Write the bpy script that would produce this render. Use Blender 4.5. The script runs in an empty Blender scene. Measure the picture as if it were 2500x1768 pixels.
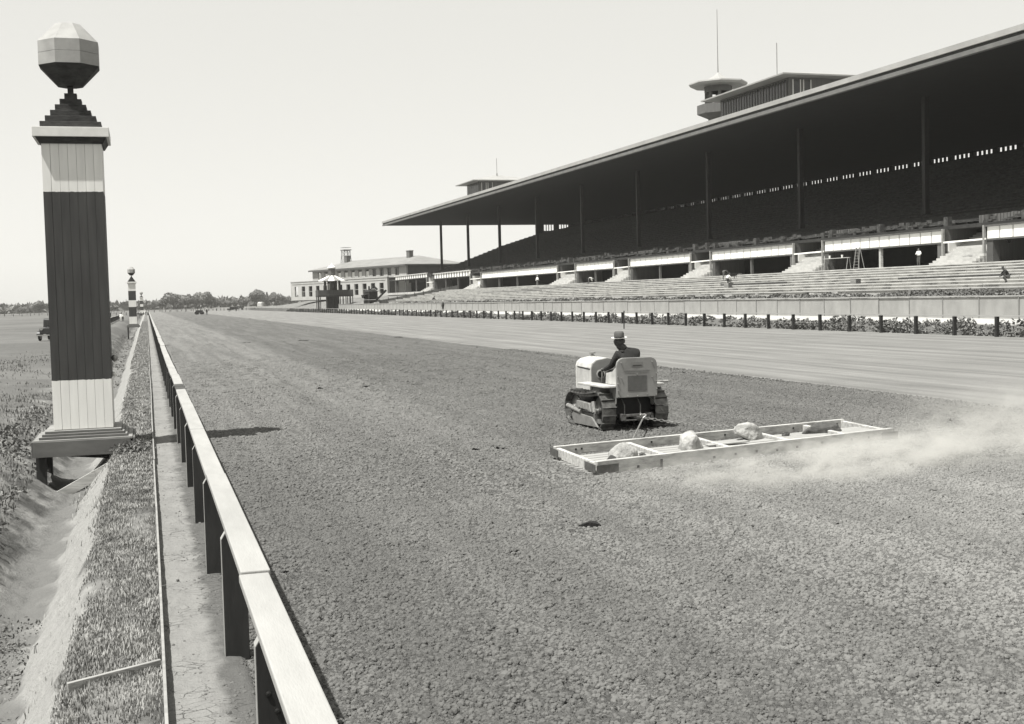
import bpy, bmesh, math, random
import numpy as np
from mathutils import Vector, Matrix
PI = math.pi; R = math.radians
random.seed(7); rng = np.random.default_rng(7)
C = bpy.context.scene.collection
scene = bpy.context.scene

# ------------------------------------------------------------------ camera, world, sun, exposure
H = 2.85
cam_d = bpy.data.cameras.new('camera'); cam = bpy.data.objects.new('camera', cam_d); C.objects.link(cam)
cam_d.sensor_width = 36; cam_d.lens = 3000/2500*36; cam_d.clip_end = 9000; cam_d.clip_start = .1
yaw, pitch, roll = R(16.4716), R(3.0182), .0255
fwd = Vector((math.sin(yaw)*math.cos(pitch), math.cos(yaw)*math.cos(pitch), -math.sin(pitch)))
rt = Vector((math.cos(yaw), -math.sin(yaw), 0)); up = rt.cross(fwd)
rx = rt*math.cos(roll) + up*(-math.sin(roll)); ux = rt*math.sin(roll) + up*math.cos(roll)
rx, ux = rx.normalized(), ux.normalized()
M = Matrix((( rx.x, ux.x, -fwd.x, 0), (rx.y, ux.y, -fwd.y, 0), (rx.z, ux.z, -fwd.z, H), (0, 0, 0, 1)))
cam.matrix_world = M
scene.camera = cam

SUN_EL, SUN_AZ = R(65), R(22)          # shadows fall toward (+cos az, +sin az)
sun_d = bpy.data.lights.new('sun', 'SUN'); sun_d.energy = 5.0; sun_d.angle = R(.55); sun_d.color = (1, .985, .95)
sun = bpy.data.objects.new('sun', sun_d); C.objects.link(sun)
ldir = Vector((math.cos(SUN_AZ)*math.cos(SUN_EL), math.sin(SUN_AZ)*math.cos(SUN_EL), -math.sin(SUN_EL)))
sun.rotation_euler = ldir.to_track_quat('-Z', 'Y').to_euler(); sun.location = (-40, -20, 90)

w = bpy.data.worlds.new('World'); scene.world = w; w.use_nodes = True
nt = w.node_tree; nt.nodes.clear()
sky = nt.nodes.new('ShaderNodeTexSky'); sky.sky_type = 'NISHITA'; sky.sun_disc = False
sky.sun_elevation = SUN_EL; sky.sun_rotation = math.atan2(-ldir.x, -ldir.y)
sky.dust_density = 1.0; sky.air_density = 1.0
bw = nt.nodes.new('ShaderNodeRGBToBW')
cmb = nt.nodes.new('ShaderNodeMix'); cmb.data_type = 'RGBA'; cmb.blend_type = 'MULTIPLY'; cmb.inputs[0].default_value = 1
cmb.inputs[7].default_value = (1, .99, .935, 1)
bg = nt.nodes.new('ShaderNodeBackground'); bg.inputs[1].default_value = .11
wo = nt.nodes.new('ShaderNodeOutputWorld')
nt.links.new(sky.outputs[0], bw.inputs[0]); 
hz = nt.nodes.new('ShaderNodeMath'); hz.operation = 'MULTIPLY_ADD'; hz.inputs[1].default_value = .25; hz.inputs[2].default_value = 3.3   # pale hazy sky
nt.links.new(bw.outputs[0], hz.inputs[0]); nt.links.new(hz.outputs[0], cmb.inputs[6])
nt.links.new(cmb.outputs[2], bg.inputs[0]); nt.links.new(bg.outputs[0], wo.inputs[0])
scene.view_settings.view_transform = 'Standard'; scene.view_settings.look = 'None'
scene.view_settings.exposure = .85; scene.view_settings.gamma = 1; scene.view_settings.use_curve_mapping = False
scene.render.engine = 'CYCLES'
scene.cycles.max_bounces = 6; scene.cycles.volume_bounces = 1
scene.cycles.volume_step_rate = 1.0; scene.cycles.volume_max_steps = 128

# ------------------------------------------------------------------ materials
MATS = {}
def g(v):                                    # the photograph is a toned black-and-white print
    return (v, v*.995, v*.955, 1)
def mat(name, lo, hi=None, rough=.85, scale=3.0, detail=5, bump=0, bscale=None, stretch=(1, 1, 1), metal=0, spec=.25, contrast=.18):
    if name in MATS: return MATS[name]
    hi = lo*1.25 if hi is None else hi
    if lo < .5: lo *= .6; hi *= .6
    m = bpy.data.materials.new(name); m.use_nodes = True; n = m.node_tree; N = n.nodes; L = n.links
    b = N['Principled BSDF']; b.inputs['Roughness'].default_value = rough; b.inputs['Metallic'].default_value = metal
    b.inputs['Specular IOR Level'].default_value = spec
    tc = N.new('ShaderNodeTexCoord'); mp = N.new('ShaderNodeMapping'); mp.inputs['Scale'].default_value = stretch
    oi = N.new('ShaderNodeObjectInfo'); va = N.new('ShaderNodeVectorMath'); va.operation = 'ADD'
    L.new(tc.outputs['Object'], va.inputs[0]); L.new(oi.outputs['Random'], va.inputs[1])
    sc = N.new('ShaderNodeVectorMath'); sc.operation = 'SCALE'; sc.inputs[3].default_value = 37
    L.new(oi.outputs['Random'], sc.inputs[0]); L.new(sc.outputs[0], va.inputs[1])
    L.new(va.outputs[0], mp.inputs[0])
    nz = N.new('ShaderNodeTexNoise'); nz.inputs['Scale'].default_value = scale; nz.inputs['Detail'].default_value = detail
    nz.inputs['Roughness'].default_value = .65
    L.new(mp.outputs[0], nz.inputs['Vector'])
    cr = N.new('ShaderNodeValToRGB'); cr.color_ramp.elements[0].position = .5-contrast; cr.color_ramp.elements[1].position = .5+contrast
    cr.color_ramp.elements[0].color = g(lo); cr.color_ramp.elements[1].color = g(hi)
    L.new(nz.outputs['Fac'], cr.inputs[0]); L.new(cr.outputs[0], b.inputs['Base Color'])
    if bump:
        n2 = N.new('ShaderNodeTexNoise'); n2.inputs['Scale'].default_value = bscale or scale*6; n2.inputs['Detail'].default_value = 4
        L.new(mp.outputs[0], n2.inputs['Vector'])
        bp = N.new('ShaderNodeBump'); bp.inputs['Strength'].default_value = 1; bp.inputs['Distance'].default_value = bump
        L.new(n2.outputs['Fac'], bp.inputs['Height']); L.new(bp.outputs[0], b.inputs['Normal'])
    MATS[name] = m; return m

white_paint = mat('white_paint', .55, .68, .6, 2.5, bump=.002, stretch=(1, 1, .25))
rail_white = mat('weathered_white_rail_paint', .40, .499, .7, 1.6, bump=.003, bscale=30, stretch=(3, .5, 1))
post_dark = mat('dark_painted_post', .022, .05, .75, 3, bump=.004, stretch=(1, 1, .3))
dark_green = mat('dark_paint', .028, .055, .65, 4, bump=.002, stretch=(1, 1, .2))
step_dark = mat('dark_weathered_board', .03, .085, .7, 5, bump=.003, stretch=(1, 1, 3))
cap_white = mat('white_moulding_paint', .5, .6, .6, 3)
platform_paint = mat('grey_platform_paint', .13, .2, .7, 3, bump=.002, stretch=(.4, 1, 1))
platform_top = mat('pale_platform_top', .25, .38, .7, 3)
old_wood = mat('old_unpainted_wood', .3, .46, .85, 2.5, bump=.004, bscale=14, stretch=(.5, 3, 3))
pale_wood = mat('pale_sawn_wood', .36, .8, .8, 3.2, bump=.004, bscale=12, stretch=(.5, 4, 4))
floor_wood = mat('dusty_floor_board', .34, .5, .9, 2.0, bump=.003, bscale=12, stretch=(.5, 4, 4))
bolt_iron = mat('iron', .03, .07, .5, 20, metal=.6)
strap_iron = mat('worn_iron_strap', .13, .24, .5, 9, metal=.5)
rock_mat = mat('pale_boulder_stone', .27, .62, .9, 5, bump=.03, bscale=16, contrast=.16)
dirt_rock = mat('dark_soil_lump', .06, .14, .95, 9, bump=.02, bscale=20)
concrete = mat('pale_concrete', .4999, .76, .85, .7)
concrete_wall = mat('smooth_concrete_wall', .5, .6, .85, .5)
board_wall = mat('grey_board_wall', .15, .21, .85, 1.2, stretch=(6, 6, .3))
fascia_white = mat('white_panel', .64, .74, .7, .8)
fascia_frame = mat('grey_panel_frame', .1, .16, .8, 2)
roof_fascia = mat('roof_fascia_paint', .42, .55, .7, .35)
roof_gutter = mat('roof_gutter_metal', .17, .25, .6, .6)
roof_dark = mat('shaded_roof_underside', .008, .014, .9, .5)  # near-black colour paints the deep shade under the roof
tier_dark = mat('shaded_seating', .03, .06, .9, .6)  # colour darkened for the shade the roof throws on the seats
seat_mat = mat('seat_board', .03, .09, .9, 1.5)
steel_dark = mat('dark_steel_column', .02, .035, .6, 2)
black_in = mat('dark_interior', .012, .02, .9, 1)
fence_board = mat('grey_weathered_fence_panel', .38, .5, .85, .9, stretch=(1, 1, .6), bump=.004)
fence_cap = mat('pale_fence_cap', .4, .55, .8, 1)
brick_white = mat('white_rendered_wall', .4999, .62, .8, .3)
wall_shade = mat('shaded_wall', .09, .13, .9, .5)  # dark tone paints the shade on clubhouse end walls and far piers
tile_grey = mat('grey_roof_tile', .24, .34, .85, .25, stretch=(1, 1, 4))
window_white = mat('white_window_panel', .7, .85, .8, 1)  # plain white; on the clubhouse it paints sky behind the windows
machine_black = mat('black_machine_iron', .012, .03, .6, 2)
tractor_paint = mat('light_grey_enamel', .4999, .8, .45, 3.5, bump=.002, spec=.4)
tractor_side = mat('grey_enamel_plate', .25, .36, .5, 3, spec=.35)
tractor_dark = mat('oily_black_iron', .010, .03, .55, 6)
tractor_iron = mat('worn_track_steel', .09, .3, .4, 7, metal=.45, bump=.004, bscale=30)
bright_steel = mat('bright_worn_steel', .35, .6, .35, 9, metal=.5)
decal_dark = mat('dark_grey_panel_paint', .11, .17, .55, 8)
decal_mid = mat('faint_lettering_paint', .22, .27, .6, 8)
cloth_dark = mat('dark_wool_jacket', .028, .05, .95, 6, bump=.004, bscale=25)
cloth_mid = mat('grey_work_trousers', .1, .16, .95, 6)
cloth_white = mat('white_work_shirt', .6, .75, .95, 5)
skin_mat = mat('skin', .16, .24, .6, 8)
skin_dark = mat('shaded_dark_skin', .06, .1, .6, 8)
hat_felt = mat('grey_felt_hat', .1, .16, .95, 9, bump=.003, bscale=30)
hat_band = mat('dark_hat_band', .03, .05, .9, 9)
hat_brim = mat('pale_hat_brim', .52, .62, .9, 9)
hair_mat = mat('dark_hair', .015, .03, .8, 20)
tar_paper = mat('dark_debris', .02, .035, .9, 8, bump=.006)
glass = mat('dark_window_glass', .03, .05, .15, 2, spec=.5)
car_paint = mat('black_car_enamel', .012, .02, .3, 2, spec=.5)
bark = mat('bark', .06, .1, .9, 2)
leaf_a = mat('hazed_leaf', .16, .24, .9, .12, detail=3, contrast=.1)  # leaf colour paled to paint distance haze on the far trees
weed_leaf = mat('weed_leaf', .12, .32, .85, 6, contrast=.12)
grass_mat = mat('grass_blade', .24, .58, .8, 3.5, contrast=.12)
clod_mat = mat('soil_clod', .10, .19, .95, 60)

# paint that changes with height on the furlong poles
def striped(name, bands):                     # bands: (z where it starts, white?) in the object's own height
    m = bpy.data.materials.new(name); m.use_nodes = True; N = m.node_tree.nodes; L = m.node_tree.links
    b = N['Principled BSDF']; b.inputs['Roughness'].default_value = .62; b.inputs['Specular IOR Level'].default_value = .3
    tc = N.new('ShaderNodeTexCoord'); sp = N.new('ShaderNodeSeparateXYZ'); L.new(tc.outputs['Object'], sp.inputs[0])
    dv = N.new('ShaderNodeMath'); dv.operation = 'DIVIDE'; dv.inputs[1].default_value = 10
    wn = N.new('ShaderNodeTexNoise'); wn.inputs['Scale'].default_value = 14; L.new(tc.outputs['Object'], wn.inputs['Vector'])
    wm = N.new('ShaderNodeMath'); wm.operation = 'MULTIPLY_ADD'; wm.inputs[1].default_value = .03; L.new(wn.outputs['Fac'], wm.inputs[0]); L.new(sp.outputs['Z'], wm.inputs[2]); L.new(wm.outputs[0], dv.inputs[0])
    cr = N.new('ShaderNodeValToRGB'); cr.color_ramp.interpolation = 'CONSTANT'
    e = cr.color_ramp.elements
    e.remove(e[1])
    for k, (z, wh) in enumerate(bands[1:]): e.new(z/10)
    for k, (z, wh) in enumerate(bands):
        e[k].color = (1, 1, 1, 1) if wh else (0, 0, 0, 1)
    L.new(dv.outputs[0], cr.inputs[0])
    mp = N.new('ShaderNodeMapping'); mp.inputs['Scale'].default_value = (1, 1, .12); L.new(tc.outputs['Object'], mp.inputs[0])
    oi = N.new('ShaderNodeObjectInfo'); nz = N.new('ShaderNodeTexNoise'); nz.noise_dimensions = '4D'
    ml = N.new('ShaderNodeMath'); ml.operation = 'MULTIPLY'; ml.inputs[1].default_value = 50; L.new(oi.outputs['Random'], ml.inputs[0])
    nz.inputs['Scale'].default_value = 9; nz.inputs['Detail'].default_value = 6; L.new(ml.outputs[0], nz.inputs['W']); L.new(mp.outputs[0], nz.inputs['Vector'])
    a = N.new('ShaderNodeMix'); a.data_type = 'RGBA'; a.inputs[6].default_value = g(.018); a.inputs[7].default_value = g(.062)
    c = N.new('ShaderNodeMix'); c.data_type = 'RGBA'; c.inputs[6].default_value = g(.5); c.inputs[7].default_value = g(.72)
    L.new(nz.outputs['Fac'], a.inputs[0]); L.new(nz.outputs['Fac'], c.inputs[0])
    d = N.new('ShaderNodeMix'); d.data_type = 'RGBA'; L.new(cr.outputs[0], d.inputs[0]); L.new(a.outputs[2], d.inputs[6]); L.new(c.outputs[2], d.inputs[7])
    L.new(d.outputs[2], b.inputs['Base Color'])
    bp = N.new('ShaderNodeBump'); bp.inputs['Strength'].default_value = .6; bp.inputs['Distance'].default_value = .003
    L.new(nz.outputs['Fac'], bp.inputs['Height']); L.new(bp.outputs[0], b.inputs['Normal'])
    return m

# ------------------------------------------------------------------ helpers
def tag(o, label=None, cat=None, group=None, kind=None):
    if label: o['label'] = label
    if cat: o['category'] = cat
    if group: o['group'] = group
    if kind: o['kind'] = kind
    return o
def empty(name, loc=(0, 0, 0), rz=0, label=None, cat=None, group=None, kind=None):
    o = bpy.data.objects.new(name, None); C.objects.link(o); o.location = loc; o.rotation_euler = (0, 0, rz)
    o.empty_display_size = .2
    return tag(o, label, cat, group, kind)
class MB:
    def __init__(s): s.v = []; s.f = []
    def add(s, vs, fs):
        k = len(s.v); s.v += [tuple(p) for p in vs]; s.f += [tuple(i+k for i in f) for f in fs]; return s
    def box(s, x0, x1, y0, y1, z0, z1):
        return s.add([(x0, y0, z0), (x1, y0, z0), (x1, y1, z0), (x0, y1, z0), (x0, y0, z1), (x1, y0, z1), (x1, y1, z1), (x0, y1, z1)],
                     [(0, 3, 2, 1), (4, 5, 6, 7), (0, 1, 5, 4), (1, 2, 6, 5), (2, 3, 7, 6), (3, 0, 4, 7)])
    def hexa(s, b, t):                       # 4 bottom points, 4 top points, both anticlockwise from above
        return s.add(list(b)+list(t), [(0, 3, 2, 1), (4, 5, 6, 7), (0, 1, 5, 4), (1, 2, 6, 5), (2, 3, 7, 6), (3, 0, 4, 7)])
    def bar(s, p, q, wd, ht, upv=(0, 0, 1)):
        p, q = Vector(p), Vector(q); d = (q-p).normalized(); u = Vector(upv)
        if abs(d.dot(u)) > .98: u = Vector((1, 0, 0))
        r = d.cross(u).normalized()*wd/2; u = r.cross(d).normalized()*ht/2
        return s.add([p-r-u, p+r-u, p+r+u, p-r+u, q-r-u, q+r-u, q+r+u, q-r+u],
                     [(0, 1, 2, 3), (7, 6, 5, 4), (0, 4, 5, 1), (1, 5, 6, 2), (2, 6, 7, 3), (3, 7, 4, 0)])
    def tube(s, pts, r, n=8):
        pts = [Vector(p) for p in pts]; rs = r if isinstance(r, (list, tuple)) else [r]*len(pts); rings = []
        for i, p in enumerate(pts):
            d = (pts[min(i+1, len(pts)-1)]-pts[max(i-1, 0)]).normalized()
            a = d.cross(Vector((0, 0, 1)) if abs(d.z) < .95 else Vector((1, 0, 0))).normalized(); b = d.cross(a)
            rings.append([p+(a*math.cos(2*PI*k/n)+b*math.sin(2*PI*k/n))*rs[i] for k in range(n)])
        vs = [v for rg in rings for v in rg]; fs = []
        for i in range(len(pts)-1):
            for k in range(n): fs.append((i*n+k, i*n+(k+1) % n, (i+1)*n+(k+1) % n, (i+1)*n+k))
        fs += [tuple(range(n-1, -1, -1)), tuple(range((len(pts)-1)*n, len(pts)*n))]
        return s.add(vs, fs)
    def lathe(s, prof, c=(0, 0, 0), n=16, ph=0, axis='z'):
        vs = []; fs = []
        for (r, z) in prof:
            for k in range(n):
                a = 2*PI*k/n+ph; p = (r*math.cos(a), r*math.sin(a), z)
                if axis == 'x': p = (p[2], p[0], p[1])
                if axis == 'y': p = (p[0], p[2], p[1])
                vs.append((p[0]+c[0], p[1]+c[1], p[2]+c[2]))
        for i in range(len(prof)-1):
            for k in range(n): fs.append((i*n+k, i*n+(k+1) % n, (i+1)*n+(k+1) % n, (i+1)*n+k))
        fs += [tuple(range(n-1, -1, -1)), tuple(range((len(prof)-1)*n, len(prof)*n))]
        return s.add(vs, fs)
    def prism(s, outline, a, b, axis='x'):   # outline of 2D points extruded along an axis
        n = len(outline); vs = []
        for t in (a, b):
            for (p, q) in outline:
                vs.append({'x': (t, p, q), 'y': (p, t, q), 'z': (p, q, t)}[axis])
        return s.add(vs, [tuple(range(n-1, -1, -1)), tuple(range(n, 2*n))]+[(k, (k+1) % n, n+(k+1) % n, n+k) for k in range(n)])
    def mesh(s, name, m=None, smooth=False):
        me = bpy.data.meshes.new(name); me.from_pydata(s.v, [], s.f); me.update()
        bm = bmesh.new(); bm.from_mesh(me); bmesh.ops.recalc_face_normals(bm, faces=bm.faces); bm.to_mesh(me); bm.free()
        if m: me.materials.append(m)
        if smooth: me.polygons.foreach_set('use_smooth', [True]*len(me.polygons))
        return me
    def build(s, name, m, parent=None, smooth=False, bevel=0, loc=None, rz=0):
        me = s.mesh(name, m, smooth); return link(name, me, parent, bevel, loc, rz)
def link(name, me, parent=None, bevel=0, loc=None, rz=0):
    o = bpy.data.objects.new(name, me); C.objects.link(o); o.parent = parent
    if loc is not None: o.location = loc
    if rz: o.rotation_euler = (0, 0, rz)
    if bevel:
        b = o.modifiers.new('bevel', 'BEVEL'); b.width = bevel; b.segments = 2; b.limit_method = 'ANGLE'
    return o
def children(o): return [c for c in bpy.data.objects if c.parent == o]
def copy_tree(o, parent=None):
    kids = KIDS.get(o.name) if o.name in KIDS else children(o)
    c = o.copy(); C.objects.link(c); c.parent = parent
    for k in kids: copy_tree(k, c)
    return c
KIDS = {}

def hnoise(x, y, s=0):                        # cheap smooth value noise, vectorised
    x = np.asarray(x, float); y = np.asarray(y, float)
    xi = np.floor(x).astype(int); yi = np.floor(y).astype(int); fx = x-xi; fy = y-yi
    fx = fx*fx*(3-2*fx); fy = fy*fy*(3-2*fy)
    def h(a, b):
        v = np.sin(a*127.1+b*311.7+s*74.7)*43758.5453; return v-np.floor(v)
    return (h(xi, yi)*(1-fx)+h(xi+1, yi)*fx)*(1-fy)+(h(xi, yi+1)*(1-fx)+h(xi+1, yi+1)*fx)*fy
def fbm(x, y, s=0, o=4):
    t = 0; a = .5
    for k in range(o): t = t+a*hnoise(np.asarray(x)*2**k, np.asarray(y)*2**k, s+k); a *= .5
    return t

# ------------------------------------------------------------------ terrain heights
def lerp_pts(x, pts):
    xs = [p[0] for p in pts]; zs = [p[1] for p in pts]; return np.interp(x, xs, zs)
def ground_z(X, Y):
    X = np.asarray(X, float); Y = np.asarray(Y, float)
    k = np.clip((Y-28)/150, 0, 1); fade = 1-np.clip((Y-560)/100, 0, 1)
    s = 1+.55*k; d = .78+.9*k
    wob = (fbm(Y/2.3, Y*0+3, 5)-.47)*.22*np.clip(1, 0, 1)
    xx = X+wob*np.clip((-X-.2)/.6, 0, 1)
    prof = np.interp(-xx/s, [-.05, 0, .55, .72, 1.32, 1.6, 1.85, 2.3, 3.0, 5, 9], [0, .1, .09, .02, -.92, -1.0, -.93, -.5, -.12, .03, .05])
    z = np.where(prof < 0, prof*d, prof)
    z = z + ((fbm(X*2.2, Y*2.2, 2)-.47)*.16+(fbm(X*9, Y*5, 6, 3)-.45)*.07)*np.clip((-X-.5)/.5, 0, 1)
    z = np.where(X < .0, z*fade, 0)
    # right-hand side: weed verge, light path, fill behind the fence, raised ground
    r = np.interp(X, [45.2, 46.6, 47.2, 49.0, 49.3, 55, 60, 75, 76, 140, 160, 900], [0, .55, .7, .82, 2.1, 2.3, 2.5, 4.0, 4.6, 4.7, 3, 2])
    far = np.interp(X, [45.2, 46.6, 49, 54, 62, 75, 140, 200, 900], [0, .5, 1.0, 2.6, 3.9, 4.3, 4.4, 3, 2])
    t = np.clip((Y-262)/30, 0, 1); r2 = r*(1-t)+far*t
    tail = np.clip((Y-470)/160, 0, 1)
    r2 = r2*(1-tail)+np.interp(X, [45.2, 50, 200, 900], [0, .6, 1.8, 2])*tail
    r2 = r2+(fbm(X*.5, Y*.5, 9)-.47)*.25*np.clip((X-46)/1.0, 0, 1)*np.where((X > 49.2) & (X < 60), 1.0, .25)
    z = np.where(X > 45.2, r2*(1-np.clip((Y-2200)/500, 0, 1)), z)
    return z
gx = np.unique(np.concatenate([[-3500, -1500, -600, -250, -120, -60, -30, -20, -14, -10], np.arange(-8, -3.4, .5), np.arange(-3.4, .001, .06), [.04, .6, 5, 12, 20, 28, 36, 43, 45.2, 45.7, 46.2, 46.6, 47.2, 48, 48.95, 49.0, 49.3],
     np.arange(50, 62, .75), np.arange(62, 78, 2), np.arange(80, 160, 10), [170, 200, 300, 500, 900, 1800, 3500]]))
gy = np.unique(np.concatenate([[-60, -20, 0, 3], np.arange(5, 45, .12), np.arange(45, 110, 1.0), np.arange(110, 300, 3.0), np.arange(300, 720, 8), [760, 820, 900, 1000, 1200, 1500, 1900, 2400, 3200, 4500]]))
GX, GY = np.meshgrid(gx, gy); GZ = ground_z(GX, GY)-np.where((GX >= 0) & (GX <= 45.2), .02, 0)
nx, ny = len(gx), len(gy)
idx = np.arange(nx*ny).reshape(ny, nx)
quads = np.stack([idx[:-1, :-1], idx[:-1, 1:], idx[1:, 1:], idx[1:, :-1]], -1).reshape(-1, 4)
def fast_mesh(name, V, F, m=None, smooth=False):
    me = bpy.data.meshes.new(name); V = np.asarray(V, np.float32).reshape(-1, 3); F = np.asarray(F, np.int32)
    n = F.shape[1]; me.vertices.add(len(V)); me.vertices.foreach_set('co', V.ravel())
    me.loops.add(F.size); me.loops.foreach_set('vertex_index', F.ravel())
    me.polygons.add(len(F)); me.polygons.foreach_set('loop_start', np.arange(0, F.size, n, dtype=np.int32))
    me.update(calc_edges=True)
    if smooth: me.polygons.foreach_set('use_smooth', [True]*len(F))
    if m: me.materials.append(m)
    return me

# node shorthand for the ground materials
class NT:
    def __init__(s, name):
        s.m = bpy.data.materials.new(name); s.m.use_nodes = True; s.N = s.m.node_tree.nodes; s.L = s.m.node_tree.links
        s.b = s.N['Principled BSDF']; s.b.inputs['Roughness'].default_value = .95; s.b.inputs['Specular IOR Level'].default_value = .12
        s.tc = s.N.new('ShaderNodeTexCoord'); sp = s.N.new('ShaderNodeSeparateXYZ'); s.L.new(s.tc.outputs['Object'], sp.inputs[0])
        s.x, s.y, s.z = sp.outputs
    def put(s, sock, v):
        if isinstance(v, (int, float)): sock.default_value = v
        elif isinstance(v, tuple): sock.default_value = v
        else: s.L.new(v, sock)
    def mth(s, op, a, b=0, c=0):
        n = s.N.new('ShaderNodeMath'); n.operation = op; s.put(n.inputs[0], a); s.put(n.inputs[1], b); s.put(n.inputs[2], c); return n.outputs[0]
    def noise(s, scale, stretch=(1, 1, 1), detail=5, rough=.6):
        mp = s.N.new('ShaderNodeMapping'); mp.inputs['Scale'].default_value = stretch; s.L.new(s.tc.outputs['Object'], mp.inputs[0])
        n = s.N.new('ShaderNodeTexNoise'); n.inputs['Scale'].default_value = scale; n.inputs['Detail'].default_value = detail; n.inputs['Roughness'].default_value = rough
        s.L.new(mp.outputs[0], n.inputs['Vector']); return n.outputs['Fac']
    def vor(s, scale, feature='F1', stretch=(1, 1, 1)):
        mp = s.N.new('ShaderNodeMapping'); mp.inputs['Scale'].default_value = stretch; s.L.new(s.tc.outputs['Object'], mp.inputs[0])
        n = s.N.new('ShaderNodeTexVoronoi'); n.feature = feature; n.inputs['Scale'].default_value = scale; s.L.new(mp.outputs[0], n.inputs['Vector']); return n.outputs['Distance']
    def ss(s, v, a, b):                       # smoothstep a..b
        n = s.N.new('ShaderNodeMapRange'); n.interpolation_type = 'SMOOTHSTEP'; s.put(n.inputs[0], v); n.inputs[1].default_value = a; n.inputs[2].default_value = b
        return n.outputs[0]
    def mix(s, f, a, b):                      # values
        n = s.N.new('ShaderNodeMix'); s.put(n.inputs[0], f); s.put(n.inputs[2], a); s.put(n.inputs[3], b); return n.outputs[0]
    def gray(s, v):
        n = s.N.new('ShaderNodeCombineColor'); s.L.new(v, n.inputs[0]); s.L.new(s.mth('MULTIPLY', v, .995), n.inputs[1]); s.L.new(s.mth('MULTIPLY', v, .955), n.inputs[2]); return n.outputs[0]
    def finish(s, col, *bumps):
        s.L.new(s.gray(s.mth('MULTIPLY', col, .58)), s.b.inputs['Base Color']); prev = None
        for (h, dist) in bumps:
            bp = s.N.new('ShaderNodeBump'); bp.inputs['Strength'].default_value = 1; bp.inputs['Distance'].default_value = dist; s.put(bp.inputs['Height'], h)
            if prev: s.L.new(prev, bp.inputs['Normal'])
            prev = bp.outputs[0]
        if prev: s.L.new(prev, s.b.inputs['Normal'])
        return s.m

# general ground: grass and bare earth, decided by where it is
t = NT('ground_earth_and_grass')
n1 = t.noise(.9, detail=8); n2 = t.noise(7, detail=6, rough=.7); n3 = t.noise(.03, detail=4); n4 = t.noise(45, detail=3)
xw = t.mth('ADD', t.x, t.mth('MULTIPLY', t.mth('SUBTRACT', n1, .5), 1.0))
grassc = t.mix(n2, .07, .23); earth = t.mix(n2, .24, .46); fieldc = t.mix(n1, .12, .2)
fieldc = t.mix(t.ss(n3, .42, .6), fieldc, t.mix(n1, .16, .26))
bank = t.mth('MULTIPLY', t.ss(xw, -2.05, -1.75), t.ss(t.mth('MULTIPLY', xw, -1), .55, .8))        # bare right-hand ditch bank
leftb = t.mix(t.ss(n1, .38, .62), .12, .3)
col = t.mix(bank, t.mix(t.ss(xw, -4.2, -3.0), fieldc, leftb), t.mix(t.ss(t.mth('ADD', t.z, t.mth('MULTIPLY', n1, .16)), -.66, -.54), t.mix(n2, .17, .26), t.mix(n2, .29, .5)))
col = t.mix(t.ss(xw, -.8, -.6), col, t.mix(t.ss(n1, .4, .6), t.mix(n2, .2, .34), t.mix(n2, .1, .2)))
side = t.mth('ADD', t.x, t.mth('MULTIPLY', t.mth('SUBTRACT', n1, .5), .5))
rcol = t.mix(t.ss(side, 46.5, 46.9), t.mix(n2, .1, .24), t.mix(n2, .52, .66))
rcol = t.mix(t.ss(side, 49.1, 49.4), rcol, t.mix(t.ss(n1, .42, .58), t.mix(n2, .12, .26), t.mix(n2, .3, .46)))
rcol = t.mix(t.ss(t.x, 58, 61), rcol, t.mix(n1, .36, .5))
rfar = t.mix(t.ss(n1, .35, .65), t.mix(n2, .13, .2), .3)
rcol = t.mix(t.ss(t.y, 285, 320), rcol, rfar)
col = t.mix(t.ss(t.x, 44, 45.3), col, rcol)
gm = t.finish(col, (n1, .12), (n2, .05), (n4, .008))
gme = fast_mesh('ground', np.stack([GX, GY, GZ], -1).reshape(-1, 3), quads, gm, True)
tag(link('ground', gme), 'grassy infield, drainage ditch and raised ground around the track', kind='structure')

# race track surface
t = NT('track_soil')
n1 = t.noise(.35, detail=6); n2 = t.noise(9, detail=8, rough=.75); n3 = t.noise(55, detail=4); lumps = t.vor(26); lumps2 = t.vor(11, stretch=(1, 1, 1))
xw = t.mth('ADD', t.x, t.mth('MULTIPLY', t.mth('SUBTRACT', t.noise(.8, (1, .25, 1)), .5), .9))
smooth_far = t.ss(xw, 18.6, 19.3)
behind = t.mth('MULTIPLY', t.ss(xw, 2.5, 11), t.mth('SUBTRACT', 1, t.ss(t.mth('SUBTRACT', t.y, t.mth('MULTIPLY', t.x, .27)), 15.4, 16.6)))
firstpass = t.mth('SUBTRACT', 1, t.ss(xw, 6.6, 7.4))
base = t.mix(n2, .135, .23)
base = t.mix(t.mth('MULTIPLY', firstpass, t.ss(t.y, 17, 34)), base, t.mix(n2, .185, .28))
base = t.mix(firstpass, base, t.mth('MULTIPLY', base, 1.08))
wv = t.mth('MULTIPLY', t.mth('ADD', t.mth('SINE', t.mth('MULTIPLY', t.mth('ADD', xw, t.mth('MULTIPLY', t.noise(.25, (1, .12, 1), 4), 3.0)), 2.9)), 1), .5)
wv2 = t.mth('MULTIPLY', t.mth('ADD', t.mth('SINE', t.mth('MULTIPLY', t.mth('ADD', xw, t.mth('MULTIPLY', t.noise(.4, (1, .1, 1), 4), 2.0)), 6.7)), 1), .5)
strp = t.mth('MULTIPLY', t.mth('ADD', t.mth('MULTIPLY', wv, .65), t.mth('MULTIPLY', wv2, .35)), t.mix(t.noise(.6, (1, .06, 1)), .6, 1.3))
smoothc = t.mth('ADD', t.mix(strp, .225, .30), t.mth('MULTIPLY', t.mth('SUBTRACT', n2, .5), .12))
base = t.mix(smooth_far, base, smoothc)
base = t.mix(behind, base, t.mix(n2, .23, .35))
base = t.mth('MULTIPLY', base, t.mix(n1, .8, 1.22))
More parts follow.
